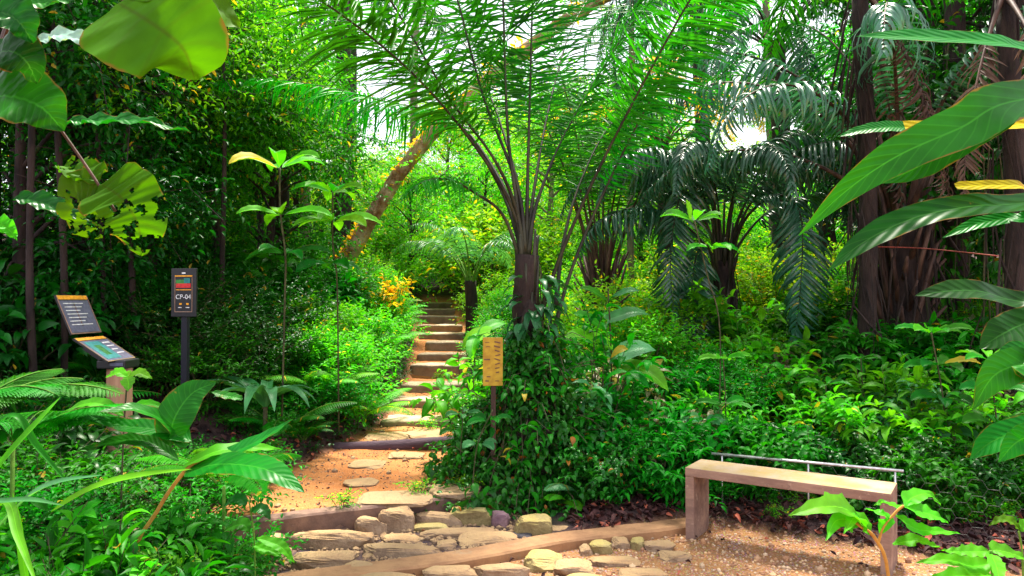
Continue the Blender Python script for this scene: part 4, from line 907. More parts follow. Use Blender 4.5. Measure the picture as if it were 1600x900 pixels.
# ------------------------------------------------------------------ leaning mossy trunk
def leaning():
    base = at(505, 500, 12.6); base.z = gz(base.x, 12.6)
    e = empty('leaning_tree', base, 'mossy orange-barked trunk leaning right over the steps with yellow moss patches', 'tree')
    pts = [Vector(base) + Vector((-.1, 0, -.2))] + [at(*p) for p in ((530, 430, 12.5), (553, 385, 12.3), (622, 275, 12), (700, 182, 11.6), (800, 95, 11.2), (890, 28, 10.8), (960, -12, 10.5), (1080, -60, 10.1), (1200, -140, 9.8))]
    pts = [p - base for p in pts]; P = spline(pts, 60); mb = MB()
    tube(mb, P, np.interp(np.linspace(0, 1, len(P)), [0, .3, .6, 1], [.165, .12, .10, .07]), 16, rough=.07); mb.build('trunk', M_mossbark, e)
    for (a, b, n) in ((8, 14, 260), (17, 24, 160), (24, 32, 160), (36, 44, 80)):
        mb = MB(); i = RNG.uniform(a, b, n).astype(int); p = P[i] + rdir(n) * .13 + UP * .06
        put(mb, T_small, p, rdir(n) + UP * .2, UP + rdir(n) * .4, RNG.uniform(.07, .16, n), RNG.uniform(.04, .08, n)); mb.build('moss', LM['ochre'], e)
    f = MB()
    for k in (1, 3, 5, 7):
        i = 14 + k * 4; c = P[i] + np.array([random.uniform(-.7, .7), random.uniform(-.3, .3), random.uniform(.1, .7)]); mb = MB(); tube(mb, spline([P[i], (P[i] + c) / 2 + UP * .1, c], 8), .015, 5, caps=False); mb.build('branch', M_bark, e)
        n = 45; Pt = c + RNG.normal(size=(n, 3)) * .33; spray(f, T_small, Pt, rdir(n, .4), .3, 5, .1, .45)
    for p_ in (P[-1], P[-6]):
        n = 70; Pt = p_ + RNG.normal(size=(n, 3)) * .6; spray(f, T_small, Pt, rdir(n, .4), .3, 5, .12, .45)
    f.build('crown', LM['lime'], e)
leaning()
# ------------------------------------------------------------------ trees
def X(px, y): return (px - 800) / FPX * y
# background forest: unique crowns reused
TM = [tree_meshes(9, .16, 6.5, 2.4, 2.6, 26, 1500, .17, 'bright', 101), tree_meshes(8, .13, 5.2, 2.0, 2.4, 24, 1300, .16, 'lime', 102), tree_meshes(10, .2, 7.5, 2.8, 2.5, 28, 1600, .18, 'mid', 103),
      tree_meshes(6, .10, 3.6, 1.7, 2.0, 20, 900, .13, 'yellow', 104), tree_meshes(7, .12, 4.2, 2.0, 2.3, 22, 1000, .14, 'lime', 105, bark=M_barkpale), tree_meshes(4, .07, 2.2, 1.4, 1.5, 16, 900, .12, 'bright', 106)]
bg = [  # px, distance, kind, photo row of the tree top
 (455, 15, 3, 120), (520, 17, 3, 180), (585, 19, 4, 240), (640, 16, 5, 260), (700, 20, 4, 180), (760, 18, 5, 230), (860, 17, 4, 150), (930, 19, 3, 190), (1000, 16, 5, 250), (1070, 20, 3, 170), (1160, 18, 5, 280), (1235, 20, 3, 290), (1330, 17, 1, 230),
 (1420, 16, 2, 60), (1500, 14, 0, -60), (380, 17, 0, -20), (300, 14, 2, -80), (200, 13, 2, -60), (100, 14, 0, -60), (20, 12, 2, -80), (415, 22, 1, 40), (490, 26, 3, 190), (620, 27, 4, 235), (720, 28, 1, 120), (820, 26, 3, 200), (900, 28, 1, 110), (990, 26, 4, 150),
 (1090, 30, 3, 210), (1190, 29, 5, 330), (1280, 27, 4, 230), (1370, 24, 2, 20), (1480, 24, 0, 0), (1590, 20, 2, -40), (330, 28, 4, 20), (240, 24, 1, 0), (-60, 18, 4, 0), (1680, 16, 2, 0), (550, 22, 5, 330), (1030, 22, 5, 300), (680, 34, 4, 250), (830, 36, 4, 160), (960, 36, 1, 140), (540, 36, 4, 240), (1150, 38, 3, 280), (1300, 36, 4, 200), (400, 38, 1, 60), (760, 22, 5, 280), (880, 22, 5, 260), (1120, 24, 5, 330), (610, 24, 3, 275)]
TOPZ = [8.7, 7.3, 9.7, 5.4, 6.2, 3.5]
cols_ = ['green', 'lime green', 'mid green', 'yellow-green', 'pale-barked green', 'low round']
for i, (px, y, k, row) in enumerate(bg):
    s = (EYE + (470 - row) / FPX * y - gz(X(px, y), y)) / TOPZ[k]
    tree('tree', X(px, y), y, TM[k], '%s tree standing in the forest wall beyond the clearing' % cols_[k], 'trees of the forest wall, %s' % cols_[k], rz=i * 1.7, sc=(max(.75, s), max(.75, s), s))
# far forest edge that closes the view
def far_wood():
    mb = MB(); N = 5200; a = RNG.uniform(-.85, .85, N); d = RNG.uniform(42, 70, N); x = np.sin(a) * d * 1.1; y = np.cos(a) * d; z = TH(x, y) + RNG.random(N) ** 1.2 * (6 + 1.5 * np.sin(x * .2) + 1.2 * np.sin(x * .53 + 1))
    P = np.stack([x, y, z], -1); spray(mb, T_small, P, rdir(N, .5), 1.1, 4, .75, .55); tag(mb.build('far_wood', LM['mid']), 'distant mass of forest closing the view', 'forest', kind='stuff')
far_wood()

# left bank: dark small-leaved trees with crowns down to the ground
TL = [tree_meshes(5, .06, 2.3, 1.35, 1.5, 34, 1500, .085, 'deep', 111, tw=.42, k=9, clr=.22), tree_meshes(5, .07, 2.6, 1.3, 1.6, 34, 1400, .095, 'mid', 112, tw=.42, k=9, clr=.22), tree_meshes(5, .06, 2.9, 1.2, 1.3, 30, 1300, .10, 'bright', 113, tw=.4, k=8, clr=.22), tree_meshes(4.2, .03, 3.1, .95, .75, 16, 330, .085, 'lime', 114, tw=.25, k=6)]
for i, (px, y, k, s, l) in enumerate([(130, 7.6, 0, 1.0, 'dark small-leaved tree with low crown behind the information sign'), (235, 8.2, 1, 1.1, 'dark small-leaved tree directly behind the CP-04 marker board'), (330, 8.8, 2, 1.05, 'green small-leaved tree on the left bank above the marker board'),
        (420, 9.6, 1, .95, 'small-leaved tree behind the bright big-leaved sapling on the bank'), (30, 6.4, 0, 1.1, 'very dark tree at the left picture edge behind the ferns'), (180, 10, 2, 1.25, 'bright-topped tree rising behind the dark trees of the left bank'),
        (300, 11, 2, 1.3, 'tall yellow-green tree behind the left bank'), (60, 9, 2, 1.3, 'tall green tree at the far left behind the dark ones'), (400, 12.5, 2, 1.1, 'bright green tree at the top of the left bank'), (215, 6.6, 3, 1.0, 'slender sapling tree with sparse yellow-lit leaves above the information sign'), (345, 7.6, 3, 1.1, 'slender sapling tree with sunlit lime leaves high above the marker board')]):
    tree('small_leaved_tree', X(px, y), y, TL[k], l, rz=i * 2.1, sc=s)
TS = tree_meshes(9, .12, 6.7, 2.4, 1.0, 26, 1900, .13, 'deep', 131, tw=.4, k=6)  # overhead crowns mostly out of view, added to cast shade on both sides
for x, y, l in ((-5.6, 9.6, 'added tall tree whose crown shades the left bank from above'), (-7.0, 7.4, 'added tall tree beyond the left picture edge shading the signs'), (7.2, 9.6, 'added tall tree whose crown shades the trunks at the right'), (-4.9, 6.9, 'added tall tree with its shading crown above the information sign')):
    tree('added_shade_tree', x, y, TS, l, rz=x)
# dark slim trunks, upper left and right
def slim(name, px0, py0, px1, py1, y, r, label, m=M_bark, group=None):
    b = at(px0, py0, y); b.z = gz(b.x, y) - .1; t = at(px1, py1, y) - b; e = empty(name, b, label, 'tree', group)
    mb = MB(); tube(mb, spline([(0, 0, 0), (t.x * .3 + random.uniform(-.05, .05), 0, t.z * .33), (t.x * .7 + random.uniform(-.06, .06), .05, t.z * .7), tuple(t)], 20), np.linspace(r, r * .7, 21)[:len(spline([(0, 0, 0), (0, 0, 1), (0, 0, 2), (0, 0, 3)], 20))], 10, rough=.05); mb.build('trunk', m, e)
    f = MB(); n = 60; Pt = np.array(list(t)) + RNG.normal(size=(n, 3)) * .5; spray(f, T_small, Pt, rdir(n, .4), .3, 5, .1, .45); f.build('crown', LM['mid'], e)
slim('slim_tree', 62, 600, 38, -90, 5.6, .03, 'thin dark trunk behind the hanging leaves near the left picture edge')
slim('slim_tree', 100, 600, 85, -90, 6.0, .03, 'thin dark trunk between the pale leaf and the small-leaved trees')
slim('slim_tree', 165, 600, 150, -90, 6.6, .025, 'thinnest dark stem rising behind the insect-eaten leaf')
slim('slim_tree', 545, 480, 545, -60, 17, .18, 'straight dark purplish trunk left of the leaning mossy one')
slim('slim_tree', 478, 480, 470, -60, 15, .12, 'grey slender trunk in the yellow-green trees left of the leaning trunk', M_barkpale)
slim('slim_tree', 987, 500, 985, -60, 12, .06, 'slender grey trunk just right of the clumping palm', M_barkpale)
slim('slim_tree', 1440, 600, 1450, -80, 9.5, .16, 'dark trunk just behind the massive shaggy palm')
slim('slim_tree', 1500, 600, 1488, -80, 8.6, .15, 'thick dark trunk between the massive palm and the right picture edge')
slim('slim_tree', 1590, 600, 1600, -80, 7.5, .13, 'dark trunk partly out of the picture behind the right climbing leaves')
slim('slim_tree', 640, 470, 655, -60, 19, .12, 'pale trunk far behind the leaning mossy one', M_barkpale)
slim('slim_tree', 1210, 540, 1195, -60, 16, .10, 'slender trunk behind the drooping blue-green palm', M_barkpale)
# right dark wall
TRt = [tree_meshes(6, .09, 3.1, 1.5, 2.1, 26, 1700, .13, 'deep', 121, tw=.35, k=6, leafW=.5), tree_meshes(6, .09, 3.2, 1.5, 2.2, 26, 1500, .14, 'mid', 122, tw=.35, k=6)]
for i, (px, y, k, s, l) in enumerate([(1480, 10.2, 0, 1.1, 'dark broad-leaved tree behind the massive palm'), (1600, 8.6, 0, 1.1, 'dark broad-leaved tree filling the right edge behind the strap leaves'), (1400, 14.5, 1, .9, 'green tree left behind the shaggy palm trunk'), (1540, 12.5, 1, 1.4, 'tall green tree behind the dark ones on the right')]):
    tree('broad_leaved_tree', X(px, y), y, TRt[k], l, rz=i * 1.3, sc=s)
def climber(px0, px1, y, z0, z1, n, lm, label, L=.13):
    x = (X(px0, y) + X(px1, y)) / 2; w = abs(X(px1, y) - X(px0, y)) / 2; e = empty('climbing_plant', (x, y, gz(x, y)), label, 'climbing plant'); b = gz(x, y)
    zz = RNG.uniform(z0, z1, n) - b; a = RNG.uniform(0, 6.28, n); P = np.stack([w * np.cos(a) * RNG.uniform(.7, 1.1, n), w * np.sin(a) * .7, zz], -1); out = np.stack([np.cos(a), np.sin(a), -.6 + 0 * a], -1)
    mb = MB(); put(mb, T_oval6, P, out + rdir(n) * .4, UP + out * .6, RNG.uniform(.7, 1.2, n) * L, RNG.uniform(.7, 1.1, n) * L * .5); mb.build('foliage', LM[lm], e)
    s = MB()
    for k in range(7):
        aa = k * .9; tube(s, spline([(w * .8 * math.cos(aa), w * .6 * math.sin(aa), -.05), (w * .7 * math.cos(aa + .5), w * .5 * math.sin(aa), (z1 - b) * .5), (w * .8 * math.cos(aa + 1), w * .6 * math.sin(aa + 1), z1 - b)], 10), .008, 5, caps=False)
    s.build('vines', M_twig, e)
climber(1430, 1520, 8.2, 1.4, 4.4, 420, 'mid', 'round-leaved climber on the dark trunks above the strap leaves')
climber(1530, 1640, 7.0, .5, 3.8, 420, 'deep', 'dark climber hanging over the trunk at the right picture edge')
climber(1380, 1440, 8.8, 2.3, 4.6, 150, 'mid', 'sparse climber on the upper part of the shaggy palm', .11)

# ------------------------------------------------------------------ undergrowth
SH = dict(
 fine=shrub_meshes(.95, .5, 480, .07, .42, 'deep', seed=201, k=7, tw=.22), fine2=shrub_meshes(.8, .5, 460, .075, .42, 'mid', seed=202, k=7, tw=.22),
 brt=shrub_meshes(.75, .48, 440, .085, .36, 'bright', seed=203, k=7, tw=.24, tm=T_lance), lim=shrub_meshes(.9, .5, 420, .09, .4, 'lime', seed=204, k=6, tw=.25),
 yel=shrub_meshes(1.2, .6, 420, .11, .45, 'yellow', seed=205, k=6, tw=.3), lance=shrub_meshes(.8, .5, 200, .20, .3, 'mid', seed=206, k=5, tw=.25, tm=T_lance, droop=.35),
 wide=shrub_meshes(.85, .5, 130, .22, .48, 'mid', seed=207, k=4, tw=.25, tm=T_oval6, droop=.3), dwide=shrub_meshes(.9, .55, 150, .20, .45, 'deep', seed=208, k=4, tw=.25, tm=T_oval6, droop=.3),
 bwide=shrub_meshes(.85, .55, 120, .21, .5, 'bright', seed=212, k=4, tw=.28, tm=T_oval6, droop=.2, jit=.25), lwide=shrub_meshes(.8, .5, 90, .19, .5, 'lime', seed=213, k=4, tw=.28, tm=T_oval6, droop=.2, jit=.25),
 dull=shrub_meshes(.75, .5, 70, .25, .45, 'dull', seed=214, k=4, tw=.28, tm=T_oval6, droop=.3, jit=.25), big=shrub_meshes(.8, .5, 60, .30, .42, 'bright', seed=215, k=4, tw=.3, tm=T_oval6, droop=.2, jit=.25),
 pale=shrub_meshes(.7, .45, 90, .24, .42, 'pale', seed=209, k=4, tw=.25, tm=T_oval6, droop=.35), low=shrub_meshes(.32, .42, 330, .06, .5, 'mid', seed=210, k=5, tw=.14), lowb=shrub_meshes(.30, .4, 330, .06, .5, 'bright', seed=211, k=5, tw=.14))
FE = [fern_meshes('bright', nf=11, L=.75, pin=.16, npin=26, seed=1), fern_meshes('mid', nf=12, L=.65, pin=.13, npin=24, seed=2), fern_meshes('lime', nf=10, L=.6, pin=.15, npin=22, seed=3), fern_meshes('bright', nf=9, L=.85, pin=.24, npin=22, bip=True, seed=4, up=1.0, droop=1.2)]
placed = []
def sow(zone, n, xr, yr, kinds, label, group, smin=.8, smax=1.25, dmin=.33, keep=None, name='shrub', cat='shrub', sgrow=0):
    c = 0; tries = 0
    while c < n and tries < n * 30:
        tries += 1; y = random.uniform(*yr); x = random.uniform(*(xr(y) if callable(xr) else xr))
        if keep and not keep(x, y): continue
        if any((x - a) ** 2 + (y - b) ** 2 < (dmin * (1 + .05 * y)) ** 2 for a, b in placed): continue
        kd = random.choice(kinds); s = random.uniform(smin, smax) * (1 + sgrow * max(0, y - 8))
        k = kd if isinstance(kd, str) else 'f'
        if isinstance(kd, int): plant2('fern', (x, y, gz(x, y) - .02), FE[kd], label.replace('%', 'fern'), 'fern', group.replace('%', 'ferns'), random.uniform(0, 6), s, ('rachis', 'fronds'))
        else:
            ds = {'fine': 'dark fine-leaved shrub', 'fine2': 'green fine-leaved shrub', 'brt': 'bright narrow-leaved shrub', 'lim': 'lime green shrub', 'yel': 'yellow-green shrub', 'lance': 'lance-leaved plant', 'wide': 'broad-leaved plant', 'dwide': 'dark broad-leaved plant', 'pale': 'pale broad-leaved plant', 'bwide': 'bright broad-leaved plant', 'dull': 'dull pale broad-leaved plant', 'big': 'bright large-leaved plant', 'lwide': 'lime broad-leaved plant', 'low': 'low small-leaved plant', 'lowb': 'low bright small-leaved plant'}[kd]
            plant2(name, (x, y, gz(x, y) - .02), SH[kd], label.replace('%', ds), cat, group.replace('%', ds + 's'), random.uniform(0, 6), s)
        placed.append((x, y)); c += 1
lE = lambda y: float(left_edge(y)); rE = lambda y: float(right_edge(y))
nosign = lambda x, y: not (-3.6 < x < -2.2 and 4.3 < y < 6.4)
# left of the steps: bright ferns/shrubs next to the path, dark ones behind
sow(0, 26, lambda y: (lE(y) - .85, lE(y) - .36), (7.3, 14), ['brt', 'brt', 0, 2, 'lim'], '% on the left verge of the steps', '% along the left verge of the steps', .75, 1.1, .26)
sow(0, 14, lambda y: (lE(y) - 2.2, lE(y) - .8), (6.5, 8.6), ['fine', 'fine2', 'dwide', 1, 'fine'], '% on the shaded lower bank left of the steps', '% on the shaded lower bank', .8, 1.15, .3, nosign)
sow(0, 20, lambda y: (lE(y) - 1.9, lE(y) - .7), (8.6, 13), ['brt', 'fine2', 0, 'lim', 'wide', 'fine2'], '% on the bank left of the steps', '% on the bank left of the steps', .9, 1.3, .3, nosign)
sow(0, 26, lambda y: (-5.6, lE(y) - 1.3), (5.7, 9.5), ['fine', 'fine', 'fine2', 'dwide', 1], '% in the dark shade behind the two signs', '% in the dark shade behind the signs', .9, 1.35, .36, nosign)
sow(0, 10, lambda y: (lE(y) - .8, lE(y) - .22), (5.0, 7.2), ['low', 'low', 'fine2', 1], '% at the left edge of the dirt landing', '% at the left edge of the dirt landing', .5, .8, .25, nosign)
# right of the steps
sow(0, 22, lambda y: (rE(y) + .42, rE(y) + 1.1), (6.6, 15), ['lowb', 'brt', 0, 'lim', 2, 'fine2'], '% on the right verge of the steps', '% along the right verge of the steps', .55, .95, .26, lambda x, y: not (x > -.25 and y < 7.0))
sow(0, 24, (-.3, 2.6), (7.4, 13), ['lim', 'brt', 'big', 0, 'yel', 'lwide', 'bwide'], '% behind the creeper mound', '% behind the creeper mound', .7, 1.1, .33)
# right understorey
sow(0, 26, (.75, 4.6), (5.5, 6.9), ['lance', 'bwide', 'wide', 'fine2', 'lwide', 'low', 1, 'lowb', 'lowb', 'pale', 'dull', 'big'], '% in the undergrowth right behind the bench', '% in the undergrowth right behind the bench', .5, .85, .26)
sow(0, 34, (.9, 6.2), (6.9, 9.5), ['lance', 'bwide', 'dull', 'brt', 'lwide', 'pale', 'big', 1, 'dull'], '% in the middle of the right undergrowth', '% in the middle of the right undergrowth', .6, 1.0, .30)
sow(0, 34, (1.5, 9), (9.8, 14), ['brt', 'lim', 0, 'yel', 2, 'lim', 'lwide'], '% in the bright clearing beyond the drooping palm', '% in the bright clearing beyond the palms', .7, 1.1, .36)
sow(0, 40, (-9, 9), (14, 21), ['lim', 'yel', 'brt', 'fine2', 'brt'], '% far back on the forest floor', '% far back on the forest floor', 1.1, 1.7, .55, lambda x, y: not (lE(y) - .4 < x < rE(y) + .4 and y < 18))
sow(0, 24, (-9, 12), (21, 32), ['lim', 'brt', 'fine2'], '% at the far end of the forest floor', '% at the far end of the forest floor', 1.8, 2.8, .8)
# ground cover
sow(0, 44, (.6, 4.4), (4.9, 5.6), ['low', 'lowb', 'wide', 'lance', 'dwide', 1], '% growing out of the leaf litter by the bench', '% growing out of the leaf litter', .32, .6, .11, lambda x, y: y > float(kerb_back(x)) + .24 and not (1.1 < x < 2.3 and y < 5.15))
def cover():
    mb = MB(); st = 11000
    def go(n, x, y, lmL, k=2):
        z = TH(x, y) + RNG.uniform(0, .10, len(x)); P = np.stack([x, y, z], -1); spray(mb, T_small, P, nrm(rdir(len(x), .3) + UP * .5), .10, k, lmL, .5, .4, .1)
    x = RNG.uniform(.6, 6, 5200); y = 5.55 + RNG.random(5200) ** .8 * 6; go(0, x, y, .055)
    y = RNG.uniform(6.0, 15, 2600); x = right_edge(y) + .05 + RNG.random(2600) ** 1.6 * 1.4; go(0, x, y, .045)
    y = RNG.uniform(6.4, 15, 2600); x = left_edge(y) - .02 - RNG.random(2600) ** 1.6 * 1.5; go(0, x, y, .045)
    y = RNG.uniform(9, 30, 6000); x = RNG.uniform(-14, 14, 6000); k = ~((x > left_edge(y)) & (x < right_edge(y))); go(0, x[k], y[k], .12)
    y = RNG.uniform(3.2, 6.0, 2500); x = -1.95 - RNG.random(2500) * 3; k = x < left_edge(y) - .05; go(0, x[k], y[k], .05)
    tag(mb.build('ground_cover', LM['deep']), 'small green seedlings and weeds covering the forest floor', 'ground cover', kind='stuff')
cover()
# ------------------------------------------------------------------ individual showy plants
def spoke_plant(name, base, stem, leaves, label, cat='plant', lm='big', stem_m=None, r=.006, fold=.22, kind='oval'):
    """stem: world points; leaves: (attach world pt, tip world pt, width, bend[, material]) each its own part"""
    e = empty(name, base, label, cat); b = Vector(base)
    s = MB(); tube(s, spline([Vector(p) - b for p in stem], 20), r, 7); s.build('stem', stem_m or M_twig, e)
    for a, t, w, bend, *o in leaves:
        a, t = Vector(a) - b, Vector(t) - b; d = t - a; L = d.length; m = a.lerp(t, .5) + Vector((0, 0, bend * L)); q = a.lerp(t, .8) + Vector((0, 0, bend * L * .75))
        ribbon(e, [a, m, q, t], w, o[0] if o else lm, up=(random.uniform(-.3, .3), -.5, .85), kind=(o[1] if len(o) > 1 else kind), cols=3, seg=14, fold=fold, wave=.004, rnd=random.random())
    return e
def whorl(c, n, L, w, tilt=-.1, a0=0, bend=.12, lm=None, kind=None):
    out = []
    for i in range(n):
        a = a0 + i * 2 * math.pi / n + random.uniform(-.25, .25); l = L * random.uniform(.75, 1.1); d = Vector((math.cos(a), math.sin(a), tilt + random.uniform(-.12, .12)))
        c_ = Vector(c) + d * .03; out.append((c_, c_ + d * l, w * random.uniform(.8, 1.1), bend) + ((lm,) if lm else ()) + ((kind,) if kind else ()))
    return out
# tall bright sapling on the left bank
y = 6.4; st = [(X(490, y), y, gz(X(490, y), y) - .05), at(505, 480, y), at(515, 400, y), at(435, 330, y), at(437, 255, y)]
st = [Vector((at(440, 560, y).x, y, gz(at(440, 560, y).x, y) - .05)), at(445, 470, y), at(446, 400, y), at(438, 330, y), at(437, 262, y)]
lv = whorl(at(437, 262, y), 7, .42, .15, .05, .3, .14, 'bright') + whorl(at(440, 335, y), 5, .42, .15, -.05, 1.0, .1, 'bright') + whorl(at(446, 395, y), 5, .38, .13, -.1, .5, .1, 'big')
spoke_plant('sapling', st[0], st, lv, 'tall bright sapling with whorls of big pointed leaves on the left bank', r=.009)
y = 6.9; b = at(530, 560, y); b.z = gz(b.x, y) - .05
lv = whorl(at(520, 300, y), 6, .36, .15, .0, 0, .12, 'bright') + whorl(at(520, 345, y), 6, .40, .16, -.1, .6, .1, 'lime') + whorl(at(515, 410, y), 4, .3, .13, -.2, .6, .1, 'deep')
spoke_plant('sapling', b, [b, at(527, 450, y), at(520, 380, y), at(520, 300, y)], lv, 'glowing yellow-green sapling in front of the base of the leaning trunk', r=.008)
# yellow inflorescence like orange clump at (618,455)
leafy('shrub', X(615, 10.6), 10.6, .42, .2, 60, 'ochre', 'orange-yellow leafed bush above the upper steps', 31, .11, .45, 5, .2, cat='shrub', z=at(615, 490, 10.6).z)
# sapling with bright leaves in front of drooping palm
y = 6.0; b = at(1120, 640, y); b.z = gz(b.x, y) - .05
lv = whorl(at(1085, 345, y), 6, .24, .12, .05, .4, .1, 'bright') + whorl(at(1110, 385, y), 5, .22, .11, -.1, 0, .1, 'bright') + [(at(1078, 345, y), at(1072, 312, y), .08, .05, 'lime')]
spoke_plant('sapling', b, [b, at(1125, 520, y), at(1105, 430, y), at(1085, 345, y)], lv, 'slender sapling with bright lobed leaves in front of the drooping palm', r=.006)
# elephant-ear like big leaves behind the mound
y = 6.3; b = at(955, 640, y); b.z = gz(b.x, y) - .03
lv = [(at(960, 545, y), at(880, 530, y - .2), .26, .10, 'lime', 'heart'), (at(955, 560, y), at(1025, 548, y), .24, .1, 'pale', 'heart'), (at(950, 500, y), at(1015, 492, y), .16, .1, 'pale', 'heart'), (at(950, 520, y), at(895, 490, y), .15, .1, 'bright'),
      (at(975, 570, y), at(1045, 612, y - .3), .2, .12, 'bright', 'heart'), (at(940, 560, y), at(870, 590, y - .4), .2, .1, 'big'), (at(950, 470, y), at(905, 450, y), .1, .1, 'bright'), (at(955, 465, y), at(1000, 455, y), .1, .1, 'pale')]
spoke_plant('broad_leaved_plant', b, [b, at(955, 560, y), at(950, 450, y)], lv, 'plant with huge heart-shaped lime and silvery leaves right of the creeper mound', r=.007, fold=.1)
y = 6.8; b = at(735, 640, y); b.z = gz(b.x, y) - .05
spoke_plant('broad_leaved_plant', b, [b, at(742, 560, y), at(745, 525, y)], [(at(765, 520, y), at(722, 545, y), .22, .12, 'lime', 'heart'), (at(745, 520, y), at(735, 560, y - .3), .14, .1, 'bright'), (at(745, 525, y), at(790, 505, y + .2), .16, .1, 'bright')], 'yellow-green broad leaf glowing behind the yellow notice board', r=.006, fold=.1)
y = 5.4; b = at(715, 705, y); b.z = gz(b.x, y) - .02
spoke_plant('seedling', b, [b, at(722, 670, y), at(722, 640, y)], whorl(at(722, 645, y), 5, .13, .06, -.1, 0, .1, 'pale') + whorl(at(710, 668, y), 4, .11, .05, -.3, .5, .1, 'big'), 'bluish seedling leaning over the right edge of the steps', r=.004)
y = 5.1; b = at(735, 760, y); b.z = gz(b.x, y) - .02
spoke_plant('seedling', b, [b, at(745, 700, y), at(770, 640, y)], whorl(at(765, 655, y), 5, .15, .07, -.1, 0, .1, 'big') + whorl(at(750, 690, y), 4, .13, .07, -.3, .5, .1, 'pale'), 'seedling with smooth bluish-green leaves in front of the creeper below the notice', r=.004)
for k, (px, py, y, lab) in enumerate([(1130, 600, 5.9, 'small leafy seedling behind the left end of the bench'), (1290, 640, 6.2, 'lance-leaved seedling behind the middle of the bench'), (1100, 700, 5.6, 'young plant with pale leaves left of the bench end'), (1345, 600, 6.4, 'tall seedling behind the right end of the bench')]):
    b = at(px, py + 60, y); b.z = gz(b.x, y) - .02; t = at(px, py - 40, y)
    spoke_plant('seedling', b, [b, b.lerp(t, .5) + Vector((.02, 0, 0)), t], whorl(t, 6, .2, .07, -.05, k, .1, ('bright', 'mid', 'pale', 'mid')[k], 'lance') + whorl(b.lerp(t, .6), 5, .22, .08, -.1, k + .5, .1, 'mid', 'lance'), lab, r=.005)
y = 5.7; b = at(1470, 740, y); b.z = gz(b.x, y) - .02; t = at(1455, 520, y)
spoke_plant('seedling', b, [b, at(1475, 640, y), t], whorl(t, 7, .26, .10, .05, .2, .1, 'bright') + whorl(at(1466, 570, y), 6, .28, .11, -.05, .8, .1, 'mid') + whorl(at(1472, 620, y), 6, .28, .12, -.1, .1, .1, 'big') + whorl(at(1472, 670, y), 5, .26, .11, -.2, .5, .1, 'pale'), 'tall leafy plant right of the bench with tiers of green leaves', r=.006)
y = 5.2; b = at(1560, 780, y); b.z = gz(b.x, y) - .02; t = at(1545, 560, y)
spoke_plant('seedling', b, [b, at(1558, 670, y), t], whorl(t, 6, .25, .09, .05, .2, .1, 'bright') + whorl(at(1552, 610, y), 6, .27, .10, -.05, .8, .1, 'big') + whorl(at(1556, 660, y), 6, .26, .11, -.1, .1, .1, 'mid'), 'leafy plant at the right picture edge above the leaf litter', r=.006)
# bird's nest like rosette with strap leaves at (1240,640)
y = 6.6; b = at(1238, 668, y); e = empty('rosette_plant', (b.x, y, gz(b.x, y)), 'upright strap-leaved rosette in the undergrowth behind the bench', 'plant')
mb = MB(); n = 12; a = np.arange(n) * 2.4; put(mb, T_strap, np.stack([.02 * np.cos(a), .02 * np.sin(a), .05 + 0 * a], -1), np.stack([np.cos(a) * .5, np.sin(a) * .5, 1 + 0 * a], -1), np.stack([-np.cos(a), -np.sin(a), .5 + 0 * a], -1), RNG.uniform(.4, .6, n), .09)
mb.build('leaves', LM['big'], e)
# roadside fern between mound and bench
def near_fern(base, label, lm='bright', n=9, L=.5, pin=.12, up=1.1, droop=1.4, npin=28, bip=False, az=None, seed=5, tilt=(0, 0), group=None, name='fern'):
    e = empty(name, base, label, 'fern', group)
    for f in range(n):
        a = (f + .3 * math.sin(f * 7)) / n * 2 * math.pi if az is None else az[f]
        m, s = MB(), MB(); fern_mesh(m, nf=1, L=L, up=up, droop=droop, pin=pin, npin=npin, bip=bip, st=s, az=[a], seed=seed + f); o = m.build('frond', LM[lm], e); s.build('rachis', M_green_stem, o)
    return e
b = at(905, 770, 5.25); near_fern((b.x, 5.25, gz(b.x, 5.25)), 'feathery fern between the creeper mound and the leaf litter', 'pale', 6, .45, .10, 1.0, 1.2, az=[-.3, .2, .7, -1.0, -2.2, 2.5])
b = at(600, 560, 8.2)
# ferns overhanging the steps from the left at (500,560)
for k, (px, py, y, l) in enumerate([(500, 580, 7.2, 'bright fern spreading over the bank edge left of the steps'), (590, 520, 9.4, 'fern overhanging the upper steps from the left'), (560, 640, 7.6, 'fern at the lower end of the left verge beside the flat step'), (440, 640, 6.5, 'broad fern on the shaded bank near the landing')]):
    b = at(px, py, y); near_fern((b.x, y, max(gz(b.x, y), b.z - .25)), l, ('lime', 'bright', 'lime', 'mid')[k], 10, .75, .15, .9, 1.2, seed=20 + k)
# strap plants with long arching leaves, left bank (430,480)
y = 6.2; b = at(415, 560, y)
e = empty('rosette_plant', (b.x, y, gz(b.x, y)), 'plant with long glossy drooping leaves on the shaded left bank', 'plant'); mb = MB(); n = 11; a = np.arange(n) * 2.4
put(mb, T_strap, np.stack([.02 * np.cos(a), .02 * np.sin(a), .35 + 0 * a], -1), np.stack([np.cos(a), np.sin(a), .7 + 0 * a], -1), UP, RNG.uniform(.5, .75, n), .10); mb.build('leaves', LM['pale'], e)
s = MB(); tube(s, [(0, 0, -.05), (0, 0, .36)], .02, 8); s.build('stem', M_twig, e)

